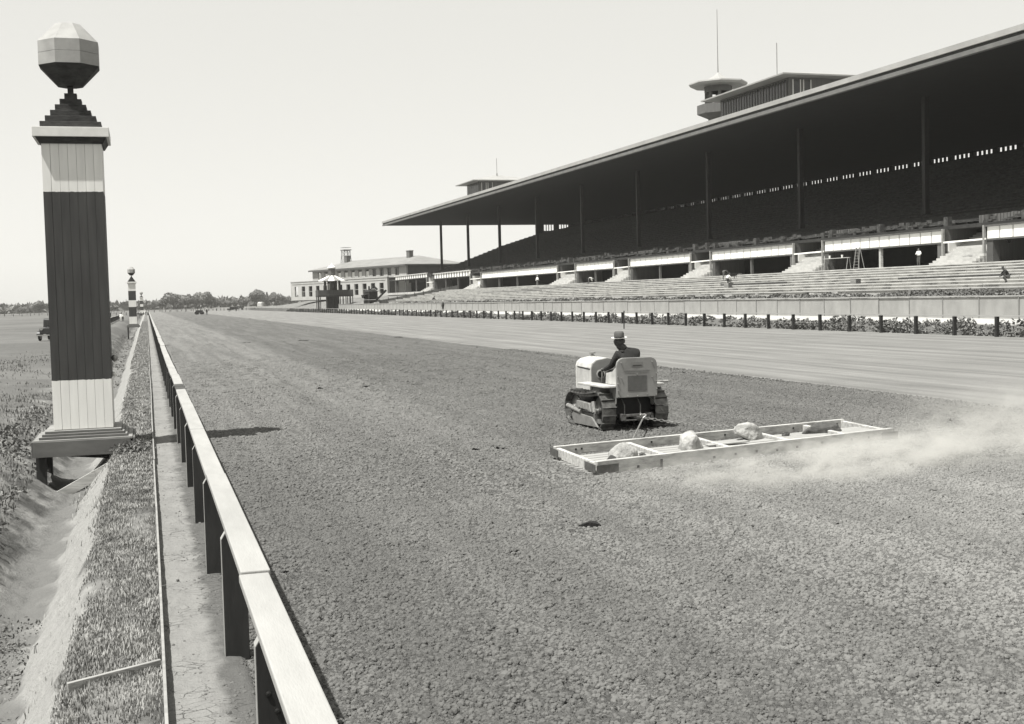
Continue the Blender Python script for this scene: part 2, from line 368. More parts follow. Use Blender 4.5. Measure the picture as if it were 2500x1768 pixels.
base = t.mth('MULTIPLY', base, t.mix(t.ss(t.noise(1.6, (1, .03, 1), 5, .7), .35, .65), .84, 1.14))
edge = t.mth('SUBTRACT', 1, t.ss(t.mth('ADD', t.x, t.mth('MULTIPLY', n2, .3)), .75, 1.05))
base = t.mix(edge, base, t.mix(n2, .28, .4))
rough_amt = t.mix(smooth_far, 1.0, .35)
lump = t.mth('MULTIPLY', t.mth('ADD', t.mth('MULTIPLY', lumps, -1.0), t.mth('MULTIPLY', lumps2, -.9)), rough_amt)
soil_fine = base
tm = t.finish(base, (lump, .03), (t.mth('MULTIPLY', n2, rough_amt), .05), (n3, .006))
ty = np.unique(np.concatenate([np.arange(-20, 60, 4.0), np.arange(60, 560, 20), [560]]))
mb = MB()
arcR = 120.
pts_l = [(.52, y) for y in ty]; pts_r = [(45.3, y) for y in ty]
for k in range(1, 19):
    a = R(5*k); pts_l.append((45.3-arcR+ (arcR-44.7)*math.cos(a), 560+(arcR-44.7)*math.sin(a))); pts_r.append((45.3-arcR+arcR*math.cos(a), 560+arcR*math.sin(a)))
for i in range(len(pts_l)-1):
    a, b, c, d = pts_l[i], pts_r[i], pts_r[i+1], pts_l[i+1]
    mb.add([(a[0], a[1], 0), (b[0], b[1], 0), (c[0], c[1], 0), (d[0], d[1], 0)], [(0, 1, 2, 3)])
tag(mb.build('race_track', tm), 'harrowed dirt race track with a smoothed striped outer half', kind='structure')

t = NT('pale_dry_silt')
n1 = t.noise(2.2, (1.5, .7, 1), 7, .7); cr = t.vor(9, 'DISTANCE_TO_EDGE', (.7, 1.1, 1)); n2 = t.noise(16, (.35, 2, 1), 5)
c = t.mix(n1, .22, .44); crk = t.mth('MULTIPLY', t.mth('SUBTRACT', 1, t.ss(cr, .0, .035)), t.ss(t.noise(1.1), .48, .62))
c = t.mix(t.mth('MULTIPLY', crk, .5), c, .14); c = t.mix(t.ss(n2, .64, .75), c, .2)
c = t.mix(t.ss(t.mth('ADD', t.x, t.mth('MULTIPLY', t.noise(3.5), .35)), .52, .66), c, t.mix(n1, .12, .2))
sm = t.finish(c, (n1, .05), (t.mth('SUBTRACT', 1, crk), .02), (n2, .03))
mb = MB(); ysl = np.concatenate([np.arange(4, 60, .5), np.arange(60, 420, 10)])
mb = None
def silt_z(X, Y): return .012+.03*fbm(X*6, Y*4, 3)*np.clip((70-Y)/30, 0, 1)+.02*(fbm(X*2+Y*.2, Y*9, 8, 3)-.4)*np.clip((30-Y)/10, 0, 1)
sx_ = np.arange(.03, .661, .045); sy_ = np.concatenate([np.arange(4, 30, .06), np.arange(30, 60, .3), np.arange(60, 420, 6)])
SX, SY = np.meshgrid(sx_, sy_); SZ = silt_z(SX, SY)*1.5-.006+np.where(SY < 40, .008*(fbm(SX*22, SY*14, 41, 2)-.4), 0); SZ = np.where(SX > .64, 0, SZ); ii_ = np.arange(SX.size).reshape(SX.shape)
stm = fast_mesh('dirt_strip', np.stack([SX, SY, SZ], -1).reshape(-1, 3), np.stack([ii_[:-1, :-1], ii_[:-1, 1:], ii_[1:, 1:], ii_[1:, :-1]], -1).reshape(-1, 4), sm, True)
tag(link('dirt_strip', stm), 'strip of pale cracked silt between edging board and rail posts', kind='structure')

# real relief of the harrowed soil near the viewpoint: jittered grids of crumbs, laid on the track sheet
rr2 = np.random.default_rng(11)
def soil_patch(Y0, Y1, st, amp):
    V = []; F = []; base_i = 0; y = Y0
    rows = int(round((Y1-Y0)/st)); prevr = None
    xs = np.arange(.66, 30, st)
    Yg, Xg = np.meshgrid(Y0+np.arange(rows+1)*st, xs, indexing='ij')
    az = np.arctan2(Xg, Yg); ok = (az < yaw+R(31)) & ((Xg < 19+.3*np.sin(Yg)) )
    drg = np.clip((Xg-4)/7, 0, 1)*(Yg-.27*Xg < 16)
    rough = 1-.45*drg
    Z = amp*rough*(rr2.normal(size=Xg.shape)*.6+2.4*(fbm(Xg*7, Yg*7, 3, 3)-.45))+.012+.012
    fade = np.clip((Xg-.66)/.25, 0, 1)*np.clip((19-Xg)/1.0, .0, 1); Z = np.maximum(Z*fade, -.01)+.003
    Xj = Xg+rr2.uniform(-.33, .33, Xg.shape)*st; Yj = Yg+rr2.uniform(-.33, .33, Xg.shape)*st
    Yj[0] = Yg[0]; Yj[-1] = Yg[-1]
    V = np.stack([Xj, Yj, Z], -1).reshape(-1, 3); ii = np.arange(Xg.size).reshape(Xg.shape)
    q = np.stack([ii[:-1, :-1], ii[:-1, 1:], ii[1:, 1:], ii[1:, :-1]], -1); m_ = ok[:-1, :-1] & ok[1:, 1:] & ok[1:, :-1] & ok[:-1, 1:]
    q = q[m_]; use = np.unique(q); mp_ = np.full(Xg.size, -1); mp_[use] = np.arange(len(use))
    return V[use], mp_[q]
Vs = []; Fs = []; off_ = 0
for (a, b, st, amp) in ((5.4, 13.0, .026, .019), (13.0, 22.0, .042, .025), (22.0, 40.0, .075, .034), (40, 92, .2, .05), (92, 260, .6, .06)):
    v_, f_ = soil_patch(a-(0 if a < 6 else st*1.5), b, st, amp); Vs.append(v_); Fs.append(f_+off_); off_ += len(v_)
tag(link('harrowed_soil', fast_mesh('harrowed_soil', np.concatenate(Vs), np.concatenate(Fs), tm)), 'crumbly harrowed surface of the near track', kind='structure')

# lumps take the colour of the band of track they lie on: the strip the drag has passed is drier and paler
t = NT('soil_clod_banded'); gp = t.N.new('ShaderNodeNewGeometry'); sp_ = t.N.new('ShaderNodeSeparateXYZ'); t.L.new(gp.outputs['Position'], sp_.inputs[0]); px_, py_, pz_ = sp_.outputs
oi_ = t.N.new('ShaderNodeObjectInfo'); nn = t.noise(3.0)
cb = t.mix(oi_.outputs['Random'], .16, .195); nz_ = t.N.new('ShaderNodeTexNoise'); nz_.inputs['Scale'].default_value = .8; nz_.inputs['Detail'].default_value = 5; t.L.new(gp.outputs['Position'], nz_.inputs['Vector'])
lm_ = t.N.new('ShaderNodeMapping'); lm_.inputs['Scale'].default_value = (1, .04, 1); t.L.new(gp.outputs['Position'], lm_.inputs[0]); nl_ = t.N.new('ShaderNodeTexNoise'); nl_.inputs['Scale'].default_value = 1.1; nl_.inputs['Detail'].default_value = 4; t.L.new(lm_.outputs[0], nl_.inputs['Vector'])
cb = t.mth('MULTIPLY', cb, t.mix(nz_.outputs['Fac'], .8, 1.2)); cb = t.mth('MULTIPLY', cb, t.mix(t.ss(nl_.outputs['Fac'], .35, .65), .88, 1.12))
dryf = t.mth('MULTIPLY', t.ss(px_, 2.0, 9.5), t.mth('SUBTRACT', 1, t.ss(py_, 15, 24)))
pastf = t.mth('MULTIPLY', t.mth('SUBTRACT', 1, t.ss(px_, 6.4, 8.2)), t.ss(py_, 17, 30))
cb = t.mth('MULTIPLY', cb, t.mth('ADD', 1, t.mth('MULTIPLY', dryf, .55))); cb = t.mth('MULTIPLY', cb, t.mth('ADD', 1, t.mth('MULTIPLY', pastf, .28)))
clod_mat = t.finish(cb)

# dirt clods on the near part of the track (uncountable)
def scatter(name, X0, X1, Y0, Y1, density, smin, smax, m, seed, sub=2, label=None, zoff=.024, hollow=None, flat=1.0):
    mb = MB(); st = 1.0; y = Y0
    while y < Y1-1e-6:
        x = X0
        while x < X1-1e-6:
            mb.add([(x, y, 0), (min(x+st, X1), y, 0), (min(x+st, X1), min(y+st, Y1), 0), (x, min(y+st, Y1), 0)], [(0, 1, 2, 3)]) if not hollow or not hollow(x+.5, y+.5) else None
            x += st
        y += st
    o = mb.build(name, m)
    ng = bpy.data.node_groups.new(name+'_nodes', 'GeometryNodeTree')
    ng.interface.new_socket('Geometry', in_out='INPUT', socket_type='NodeSocketGeometry'); ng.interface.new_socket('Geometry', in_out='OUTPUT', socket_type='NodeSocketGeometry')
    N, L = ng.nodes, ng.links; gi = N.new('NodeGroupInput'); go = N.new('NodeGroupOutput')
    dp = N.new('GeometryNodeDistributePointsOnFaces'); dp.distribute_method = 'RANDOM'; dp.inputs['Density'].default_value = density; dp.inputs['Seed'].default_value = seed
    L.new(gi.outputs[0], dp.inputs[0])
    ico = N.new('GeometryNodeMeshIcoSphere'); ico.inputs['Radius'].default_value = 1; ico.inputs['Subdivisions'].default_value = sub
    sp = N.new('GeometryNodeSetPosition'); nz = N.new('ShaderNodeTexNoise'); nz.inputs['Scale'].default_value = 1.3; nz.inputs['Detail'].default_value = 1
    sub_ = N.new('ShaderNodeVectorMath'); sub_.operation = 'MULTIPLY_ADD'; sub_.inputs[1].default_value = (1.05, 1.05, 1.05); sub_.inputs[2].default_value = (-.52, -.52, -.52)
    L.new(nz.outputs['Color'], sub_.inputs[0]); L.new(sub_.outputs[0], sp.inputs['Offset']); L.new(ico.outputs[0], sp.inputs[0])
    sm_ = N.new('GeometryNodeSetMaterial'); sm_.inputs['Material'].default_value = m; L.new(sp.outputs[0], sm_.inputs[0])
    ip = N.new('GeometryNodeInstanceOnPoints'); L.new(dp.outputs[0], ip.inputs['Points']); L.new(sm_.outputs[0], ip.inputs['Instance'])
    rr = N.new('FunctionNodeRandomValue'); rr.data_type = 'FLOAT_VECTOR'; rr.inputs[0].default_value = (-.5, -.5, 0); rr.inputs[1].default_value = (.5, .5, 6.28)
    rs = N.new('FunctionNodeRandomValue'); rs.data_type = 'FLOAT'; rs.inputs[2].default_value = 0; rs.inputs[3].default_value = 1; rs.inputs['Seed'].default_value = seed+3
    pw = N.new('ShaderNodeMath'); pw.operation = 'POWER'; pw.inputs[1].default_value = 2.5; L.new(rs.outputs[1], pw.inputs[0])
    mr = N.new('ShaderNodeMapRange'); mr.inputs[3].default_value = smin; mr.inputs[4].default_value = smax; L.new(pw.outputs[0], mr.inputs[0])
    cx = N.new('ShaderNodeCombineXYZ'); L.new(mr.outputs[0], cx.inputs[0]); L.new(mr.outputs[0], cx.inputs[1])
    mz = N.new('ShaderNodeMath'); mz.operation = 'MULTIPLY'; mz.inputs[1].default_value = flat; L.new(mr.outputs[0], mz.inputs[0]); L.new(mz.outputs[0], cx.inputs[2])
    L.new(rr.outputs[0], ip.inputs['Rotation']); L.new(cx.outputs[0], ip.inputs['Scale'])
    L.new(ip.outputs[0], go.inputs[0])
    md = o.modifiers.new('scatter', 'NODES'); md.node_group = ng
    o.location.z = zoff
    return tag(o, label, kind='stuff')
def vis(x, y, pad=1.2):                      # is this spot within the wedge the photograph could see
    az = math.atan2(x, max(y, .01)); return (yaw-R(24.5)) < az < (yaw+R(31)) or math.hypot(x, y) < 3
def out_rough(x, y):
    if not vis(x, y): return True
    return False
def out_behind(x, y):
    return not vis(x, y) or not (6.8 < x and y-.27*x < 16)
scatter('soil_clods', .7, 13, 5, 17, 1150, .007, .029, clod_mat, 1, hollow=out_rough, label='loose soil clods strewn over the harrowed near part of the track')
scatter('soil_clods', .7, 19, 17, 34, 470, .011, .042, clod_mat, 2, sub=1, hollow=out_rough, label='soil clods on the harrowed track around the tractor')
scatter('soil_clods', .7, 19, 34, 64, 130, .016, .055, clod_mat, 3, sub=1, hollow=out_rough, label='soil clods on the harrowed track beyond the tractor')
scatter('large_clods', .8, 12, 5.5, 34, 7, .018, .052, clod_mat, 4, hollow=out_rough, label='larger lumps of soil scattered over the near track', zoff=.03)
scatter('soil_crumbs', .42, .78, 5, 40, 700, .004, .024, clod_mat, 6, hollow=lambda x, y: False, zoff=.02, label='soil spilled under the rail between its posts')
scatter('soil_crumbs', .1, .45, 5, 30, 70, .004, .016, clod_mat, 5, hollow=lambda x, y: False, zoff=.025, label='soil crumbs lying on the pale silt strip')

# ------------------------------------------------------------------ inner rail
def arc_path(x, y_end, Rad, step, y0, y_stop_arc=R(60)):
    pts = []; y = y0
    while y < y_end: pts.append((x, y, 0)); y += step
    s = y-y_end
    while s/Rad < y_stop_arc:
        a = s/Rad; pts.append((x-Rad+Rad*math.cos(a), y_end+Rad*math.sin(a), a)); s += step
    return pts
inner = empty('inner_rail', (.6, 9.98, 0), 0, 'long inner rail with broad white top board on dark plank posts beside the ditch', 'rail')
po = MB(); po.prism([(-.105, 0), (-.105, .985), (-.06, 1.055), (.0, 1.06), (.085, 1.06), (.085, 0)], -.05, .05, 'y')
pm = po.mesh('post', post_dark)
chm = MB(); chm.prism([(-.108, .0), (-.108, .985), (-.063, 1.058), (-.057, 1.058), (-.1045, .982), (-.1045, 0)], -.05, .05, 'y')
edge_m = chm.mesh('sunlit_edge', mat('sunlit_post_edge', .38, .5, .8, 6))  # pale strip paints sunlight on the left side of each post
ip = arc_path(.6, 415, 60, 3.2, .38+3.2*0, R(50))
for (x, y, a) in ip:
    near = y < 60
    o = link('post', pm, inner, .004 if near else 0); o.location = (x-.6, y-9.98, 0); o.rotation_euler = (random.uniform(-.008, .008), 0, a+random.uniform(-.03, .03))
    if y < 40:
        e = link('sunlit_edge', edge_m, o)
        if y < 8:
            for q, (dx, dz) in enumerate(((-.045, .72), (.0, .62), (-.05, .5))):
                b = MB(); b.lathe([(.008, -.062), (.016, -.058), (.016, -.0495)], (dx, 0, dz), 8, axis='y'); b.build('bolt', bolt_iron, o)
bm_ = MB(); bm_.box(-.095, .095, 0, 4.785, 0, .055)
board = bm_.mesh('rail_board', rail_white)
bps = [(.6, -1.6+4.8*k, 0) for k in range(87)]
for k, (x, y, a) in enumerate(bps):
    o = link('rail_board', board, inner, .008 if y < 60 else 0); o.location = (x-.6+random.uniform(-.009, .009), y-9.98, 1.062+random.uniform(0, .018)); o.rotation_euler = (0, 0, random.uniform(-.0012, .0012))
mb = MB(); prev = None
for s_ in np.arange(0, R(50)*60, 3.2):
    a = s_/60; p = (-60+60*math.cos(a), 415-9.98+60*math.sin(a), 1.1)
    if prev: mb.bar(prev, p, .19, .06)
    prev = p
mb.build('curved_rail_board', rail_white, inner)

# edging board and cross board
edg = empty('edging_board', (0, 9, 0), 0, 'thin weathered edging boards set on edge along the grass strip beside the ditch', 'edging')
for k in range(60):
    y = 3+k*4.9+ (0 if k < 2 else 0); dx = random.uniform(-.006, .006)
    mb = MB(); mb.bar((.02+dx, 0, .045), (.02+random.uniform(-.008, .012), 4.88, .045), .024, .19)
    mb.build('board', old_wood, edg, bevel=.003, loc=(0, y-9, random.uniform(-.006, .012)))
    if y < 60:
        mb = MB(); mb.box(-.03, .002, 0, .04, -.2, .11); mb.build('stake', old_wood, edg, loc=(0, y-9+.1, 0))
mb = MB(); mb.bar((0, 0, 0), (-.66, -.2, -.05), .035, .17)
tag(mb.build('cross_board', old_wood, bevel=.004, loc=(.0, 9.62, .085)), 'short weathered board set across the grass strip at the near end of the ditch', 'board')

# grass blades on the strip
def blades(name, n, X0, X1, Y0, Y1, hmin, hmax, m, label, wid=.004, dens=None, zf=ground_z, lean=.5, power=1.0):
    x = rng.uniform(X0, X1, n); u = rng.uniform(0, 1, n)**power; y = Y0+(Y1-Y0)*u
    if dens is not None:
        keep = rng.uniform(0, 1, n) < dens(x, y); x, y = x[keep], y[keep]; n = len(x)
    z = zf(x, y)-.005; h = rng.uniform(hmin, hmax, n)*(.6+.8*fbm(x*3, y*3, 4)); a = rng.uniform(0, 2*PI, n); ln = rng.uniform(.1, lean, n)
    wv_ = wid*(1+y/40)
    dx, dy = np.cos(a), np.sin(a)
    b0 = np.stack([x-dy*wv_, y+dx*wv_, z], -1); b1 = np.stack([x+dy*wv_, y-dx*wv_, z], -1)
    m0 = np.stack([x-dy*wv_*.7+dx*h*ln*.35, y+dx*wv_*.7+dy*h*ln*.35, z+h*.6], -1); m1 = np.stack([x+dy*wv_*.7+dx*h*ln*.35, y-dx*wv_*.7+dy*h*ln*.35, z+h*.6], -1)
    tp = np.stack([x+dx*h*ln, y+dy*h*ln, z+h*(1-.25*ln)], -1)
    V = np.stack([b0, b1, m1, m0, tp], 1).reshape(-1, 3); k = np.arange(n)*5
    F = np.concatenate([np.stack([k, k+1, k+2], -1), np.stack([k, k+2, k+3], -1), np.stack([k+3, k+2, k+4], -1)])
    return tag(link(name, fast_mesh(name, V, F, m)), label, kind='stuff')
gd = lambda x, y: np.clip((fbm(x*1.3+5, y*.7, 12)-.30)*4.5, .04, 1)*np.clip((x+.8)/.15, 0, 1)
blades('grass', 52000, -.82, 0.0, 7, 20, .018, .055, grass_mat, 'short dry grass on the strip beside the edging board', dens=gd, power=1.2)
blades('grass', 34000, -.85, 0.0, 20, 60, .03, .07, grass_mat, 'short grass on the strip past the big striped pole', wid=.006, dens=gd, power=1.4)
gl = lambda x, y: np.clip((fbm(x*.9+9, y*.5, 22)-.40)*5, .05, 1)*np.clip((90-y)/55, 0, 1)
blades('grass', 42000, -8, -2.2, 14, 90, .04, .13, mat('bank_grass', .15, .34, .85, 2.5, contrast=.14), 'rough grass and weeds on the infield side of the ditch', wid=.008, dens=gl, power=1.3)
blades('grass', 22000, -.85, 0.0, 60, 240, .05, .11, grass_mat, 'grass strip running on beside the rail towards the second pole', wid=.009, power=1.3)
blades('grass', 5000, -1.5, -.7, 7, 26, .04, .12, grass_mat, 'sparse dry stems on the bare ditch bank', dens=lambda x, y: np.clip((fbm(x*1.5, y*.6, 31)-.5)*4, .01, 1))
# leafy weeds on the outer verge
def leaves(name, n, X0, X1, Y0, Y1, hmax, m, label, size=.09, per=9, power=1.6, off=33, prox=None, zf=ground_z, thr=.3):
    x = rng.uniform(X0, X1, n); y = Y0+(Y1-Y0)*rng.uniform(0, 1, n)**power
    d = np.clip((fbm(x*.6, y*.45, off)-thr)*3, 0.05, 1); keep = rng.uniform(0, 1, n) < d+.1; x, y, d = x[keep], y[keep], d[keep]; n = len(x)
    hh = hmax*(.25+.75*d)*rng.uniform(.4, 1.1, n); z0 = zf(x, y)
    X = np.repeat(x, per)+rng.normal(0, .09, n*per); Y = np.repeat(y, per)+rng.normal(0, .09, n*per); Z = np.repeat(z0, per)+np.repeat(hh, per)*rng.uniform(.05, 1, n*per)
    s = size*rng.uniform(.5, 1.3, n*per)*(1+np.repeat(y, per)/220)
    a = rng.normal(size=(n*per, 3)); a /= np.linalg.norm(a, axis=1)[:, None]; b = np.cross(a, rng.normal(size=(n*per, 3))); b /= np.linalg.norm(b, axis=1)[:, None]
    P = np.stack([X, Y, Z], -1)
    V = np.stack([P-a*s[:, None], P+b*s[:, None]*.5, P+a*s[:, None], P-b*s[:, None]*.5], 1).reshape(-1, 3); k = np.arange(n*per)*4
    F = np.stack([k, k+1, k+2, k+3], -1)
    return tag(link(name, fast_mesh(name, V, F, m)), label, kind='stuff')
leaves('weeds', 7000, 44.9, 46.7, 42, 420, .5, weed_leaf, 'leafy weeds growing along the outer rail posts')
leaves('weeds', 5000, 49.6, 58, 60, 300, .22, mat('dry_weed', .1, .24, .9, 5), 'dry grass and weeds on the bank behind the grey panel fence', size=.1, per=6)
leaves('weeds', 900, -3.4, -2.2, 16, 40, .3, weed_leaf, 'low weeds on the ditch edge left of the striped pole', size=.045, per=12, thr=.4, off=51)
leaves('weeds', 220, -2.1, -1.25, 9.5, 15, .14, weed_leaf, 'straggling weeds on the low bank at the bottom left', size=.022, per=14, thr=.42, off=91)
leaves('weeds', 60, -.62, -.1, 24.2, 25.2, .16, weed_leaf, 'small clump of weeds beside the platform of the striped pole', size=.03, per=16, thr=0)
leaves('weeds', 300, -3.4, -1.4, 60, 180, .3, weed_leaf, 'weeds growing in the deeper far part of the ditch', size=.04, per=14, thr=.38, off=71)

# ------------------------------------------------------------------ outer rail
outer = empty('outer_rail', (44.6, 57, 0), 0, 'outer rail with thin pale top on dark square posts in front of the grandstand', 'rail')
po = MB(); po.box(-.09, .09, -.09, .09, -.1, 1.1); opm = po.mesh('post', post_dark)
op = arc_path(44.6, 560, arcR, 3.69, 57.0-3.69*5, R(88))
for (x, y, a) in op:
    o = link('post', opm, outer); o.location = (x-44.6, y-57, random.uniform(-.03, .02)); o.rotation_euler = (random.uniform(-.02, .02), random.uniform(-.02, .02), a+random.uniform(-.05, .05))
for i in range(len(op)-1):
    if i % 2 == 0 and i+2 < len(op):
        p, q = op[i], op[i+2]
        mb = MB(); mb.bar((0, 0, 0), (q[0]-p[0]-.004, q[1]-p[1]-.02, 0), .16, .07)
        mb.build('rail_board', rail_white, outer, loc=(p[0]-44.6, p[1]-57, 1.15+random.uniform(-.008, .008)))
mb = MB(); mb.box(-.04, .04, -.3, .3, -.42, .12)
tag(mb.build('notice_box', mat('dark_box_paint', .03, .05), bevel=.02, loc=(44.48, 162.5, .72)), 'dark square box fixed low between two posts of the outer rail', 'box')
mb = MB(); mb.tube([(0, 0, 0), (.03, .0, 1.5)], .05, 6)
tag(mb.build('marker_stake', post_dark, loc=(37.8, 94.9, 0)), 'thin dark stake standing on the track just beyond the driver\'s hat', 'stake')

# panel fence behind the outer rail
pf = empty('panel_fence', (49, 57, .8), 0, 'long low grey panel fence with pale cap standing on the bank behind the outer rail', 'fence')
pn = MB(); pn.box(-.03, .03, .03, 3.57, -.1, 1.32); pnm = pn.mesh('panel', fence_board)
pp = MB(); pp.box(-.075, -.032, -.035, .035, -.2, 1.34); ppm = pp.mesh('post', mat('fence_post_grey', .26, .34))
cp = MB(); cp.box(-.1, .1, 0, 3.59, 1.345, 1.42); cpm = cp.mesh('cap_board', fence_cap)
for k in range(80):
    y = -18+3.6*k
    for me, nm in ((pnm, 'panel'), (ppm, 'post'), (cpm, 'cap_board')):
        o = link(nm, me, pf); o.location = (random.uniform(-.01, .01), y, random.uniform(-.008, .008))

# ------------------------------------------------------------------ terrace and grandstand (frame turned 1.8 degrees)
A = R(1.807); UD = (math.cos(A), math.sin(A)); TD = (-math.sin(A), math.cos(A))
def S(u, t_, z=0): return Vector((u*UD[0]+t_*TD[0], u*UD[1]+t_*TD[1], z))
terr = empty('terrace', S(75, 160, 4.85), A, 'broad pale concrete steps rising from the fence to the foot of the grandstand', kind='structure')
tsteps = 9; u0, z0, u1, z1 = 60.0, 2.45, 75.0, 4.85
for k in range(tsteps):
    ua = u0+(u1-u0)*k/tsteps; ub = u0+(u1-u0)*(k+1)/tsteps+.3; zt = z0+(z1-z0)*(k+1)/tsteps
    y = 36.; kk = 0
    while y < 272-k*.4:
        ln = min(random.uniform(11, 16), 272-y)
        if k < 3 and random.random() < .0: y += ln; continue
        mb = MB(); mb.box(ua-75-.09, (ub if k < tsteps-1 else 76.4)-75, 0, ln-.05, -.09, 0); mb.box(ua-75, (ub if k < tsteps-1 else 76.4)-75, 0, ln-.05, -.5, -.091)
        mb.build('step', concrete, terr, loc=(0, y-160, zt-4.85+random.uniform(-.012, .012))); y += ln
# deck floor in front of and inside the openings
mb = MB(); mb.box(1.35, 12, -125, 182, -.6, -.012); mb.build('deck', concrete, terr)
mb = MB(); mb.box(-1, 1.4, 112.5, 182, -.6, -.02); mb.build('side_deck', concrete, terr)

gs = empty('grandstand', S(76.5, 200, 4.85), A, 'huge covered grandstand with a dark flat cantilever roof, raked seating and pale panelled front', 'grandstand')
def loc_(u, t_, z): return (u-76.5, t_-200, z-4.85)
def gbox(mb, ua, ub, ta, tb, za, zb):
    a = loc_(ua, ta, za); b = loc_(ub, tb, zb); return mb.box(a[0], b[0], a[1], b[1], a[2], b[2])
TN, TF = 40.0, 345.0
# roof
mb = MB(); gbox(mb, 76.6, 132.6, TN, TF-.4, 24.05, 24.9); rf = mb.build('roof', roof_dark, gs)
mb = MB(); gbox(mb, 76.02, 76.6, TN, TF, 24.72, 25.25); gbox(mb, 76.6, 132.6, TF-.35, TF, 24.72, 25.25); mb.build('fascia', roof_fascia, rf)
mb = MB(); gbox(mb, 76.25, 76.58, TN, TF-.2, 24.4, 24.715); mb.build('fascia_recess', mat('dark_fascia_recess', .06, .09), rf)
mb = MB(); gbox(mb, 76.1, 76.59, TN, TF-.1, 23.98, 24.395); mb.build('gutter', roof_gutter, rf)
mb = MB(); gbox(mb, 76.7, 132.6, TN, TF-.8, 24.905, 25.2); mb.build('roof_deck', tile_grey, rf)
# front columns
cm = MB(); cm.box(-.28, .28, -.28, .28, 0, 13.1); cm.box(-.36, .36, -.36, .36, 0, .5); colm = cm.mesh('column', steel_dark)
for k in range(11):
    o = link('column', colm, gs); o.location = loc_(88, 325.3-26.05*k, 10.95)
for k in range(4):
    tt = 316-k*0
# raked seating tiers
tiers = 36; ua_, za_ = 80.4, 8.6; ub_, zb_ = 131.0, 21.6
for k in range(tiers):
    f0 = k/tiers; ua = ua_+(ub_-ua_)*f0; zz = float(np.interp(ua+.7, [80.4, 91, 99.2, 111, 122.4, 131], [8.6, 10.3, 13.1, 17.4, 20.8, 22.5])); ub = ua_+(ub_-ua_)*(k+1)/tiers+.05
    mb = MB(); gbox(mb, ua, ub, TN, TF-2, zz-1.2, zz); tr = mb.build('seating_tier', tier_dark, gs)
    sb = MB(); gbox(sb, ua+.55, ua+.95, TN, TF-2.2, zz+.38, zz+.45); gbox(sb, ua+.95, ua+1.0, TN, TF-2.2, zz+.45, zz+.7) if k < tiers-2 else None
    y = TN
    while y < TF-3: gbox(sb, ua+.6, ua+.9, y, y+.12, zz+.004, zz+.378); y += 4.5
    sb.build('bench', seat_mat, tr)
# aisle blocks breaking the tiers (boxes of folded seats near the front)
seatb = mat('stacked_seat_wood', .04, .15, .9, 2)
mb = MB()
for k in range(340):
    t_ = random.uniform(TN+10, 330); u_ = random.choice((78.0, 78.9, 79.8, 81.2))+random.uniform(-.2, .2); z_ = 8.62 if u_ < 80.3 else 9.0
    if random.random() < .6: gbox(mb, u_, u_+.5, t_, t_+random.uniform(.5, 3.2), z_+.3, z_+.42); gbox(mb, u_+.45, u_+.5, t_, t_+.9, z_+.42, z_+.75)
    else: gbox(mb, u_, u_+.5, t_, t_+.6, z_, z_+random.uniform(.4, 1.0))
o = mb.build('loose_seating', seatb, gs); o['kind'] = 'stuff'
# back wall with slit windows
mb = MB(); gbox(mb, 131.3, 131.9, TN, TF-2, 4.9, 23.2); bwll = mb.build('back_wall', black_in, gs)
mb = MB(); gbox(mb, 131.3, 131.9, TN, TF-2, 23.91, 24.04); mb.build('back_lintel', black_in, gs)
mb = MB(); y = TN+.5; bays = []
while y < TF-4:
    bays.append(y)
    gbox(mb, 131.3, 131.9, y, y+1.05, 23.21, 23.9)
    for q in range(1, 4): gbox(mb, 131.4, 131.8, y+1.05+1.06*q-.1, y+1.05+1.06*q+.1, 23.21, 23.9)
    y += 5.3
mb.build('window_piers', black_in, gs)['kind'] = 'stuff'
# far end: low wall carrying the last windows, and end wall under the tiers
mb = MB(); n_ = 18
for k in range(n_):
    ua = 80.4+(138-80.4)*k/n_; ub = 80.4+(138-80.4)*(k+1)/n_; zz = float(np.interp(ua, [80.4, 91, 99.2, 111, 122.4, 131], [8.4, 10.4, 13.3, 17.6, 21.0, 22.6]))
    gbox(mb, ua, ub, TF-2.0, TF-1.5, 4.9, zz)
mb.build('end_wall', black_in, gs)
mb = MB(); gbox(mb, 122.0, 124.0, TF-2, TF-1.4, 17, 24.04)
for (ga, gb_) in ((124.0, 124.3), (127.5, 129.1), (132.4, 134.0), (137.2, 138)): gbox(mb, ga, gb_, TF-2, TF-1.45, 21, 24.04)
for g0_ in (124.3, 129.1, 134.0):
    for q in range(1, 4): gbox(mb, g0_+q*.8-.06, g0_+q*.8+.06, TF-1.95, TF-1.5, 21, 24.04)
gbox(mb, 123.0, 138, TF-1.9, TF-1.52, 20.5, 22.2)
mb.build('end_pier', black_in, gs)

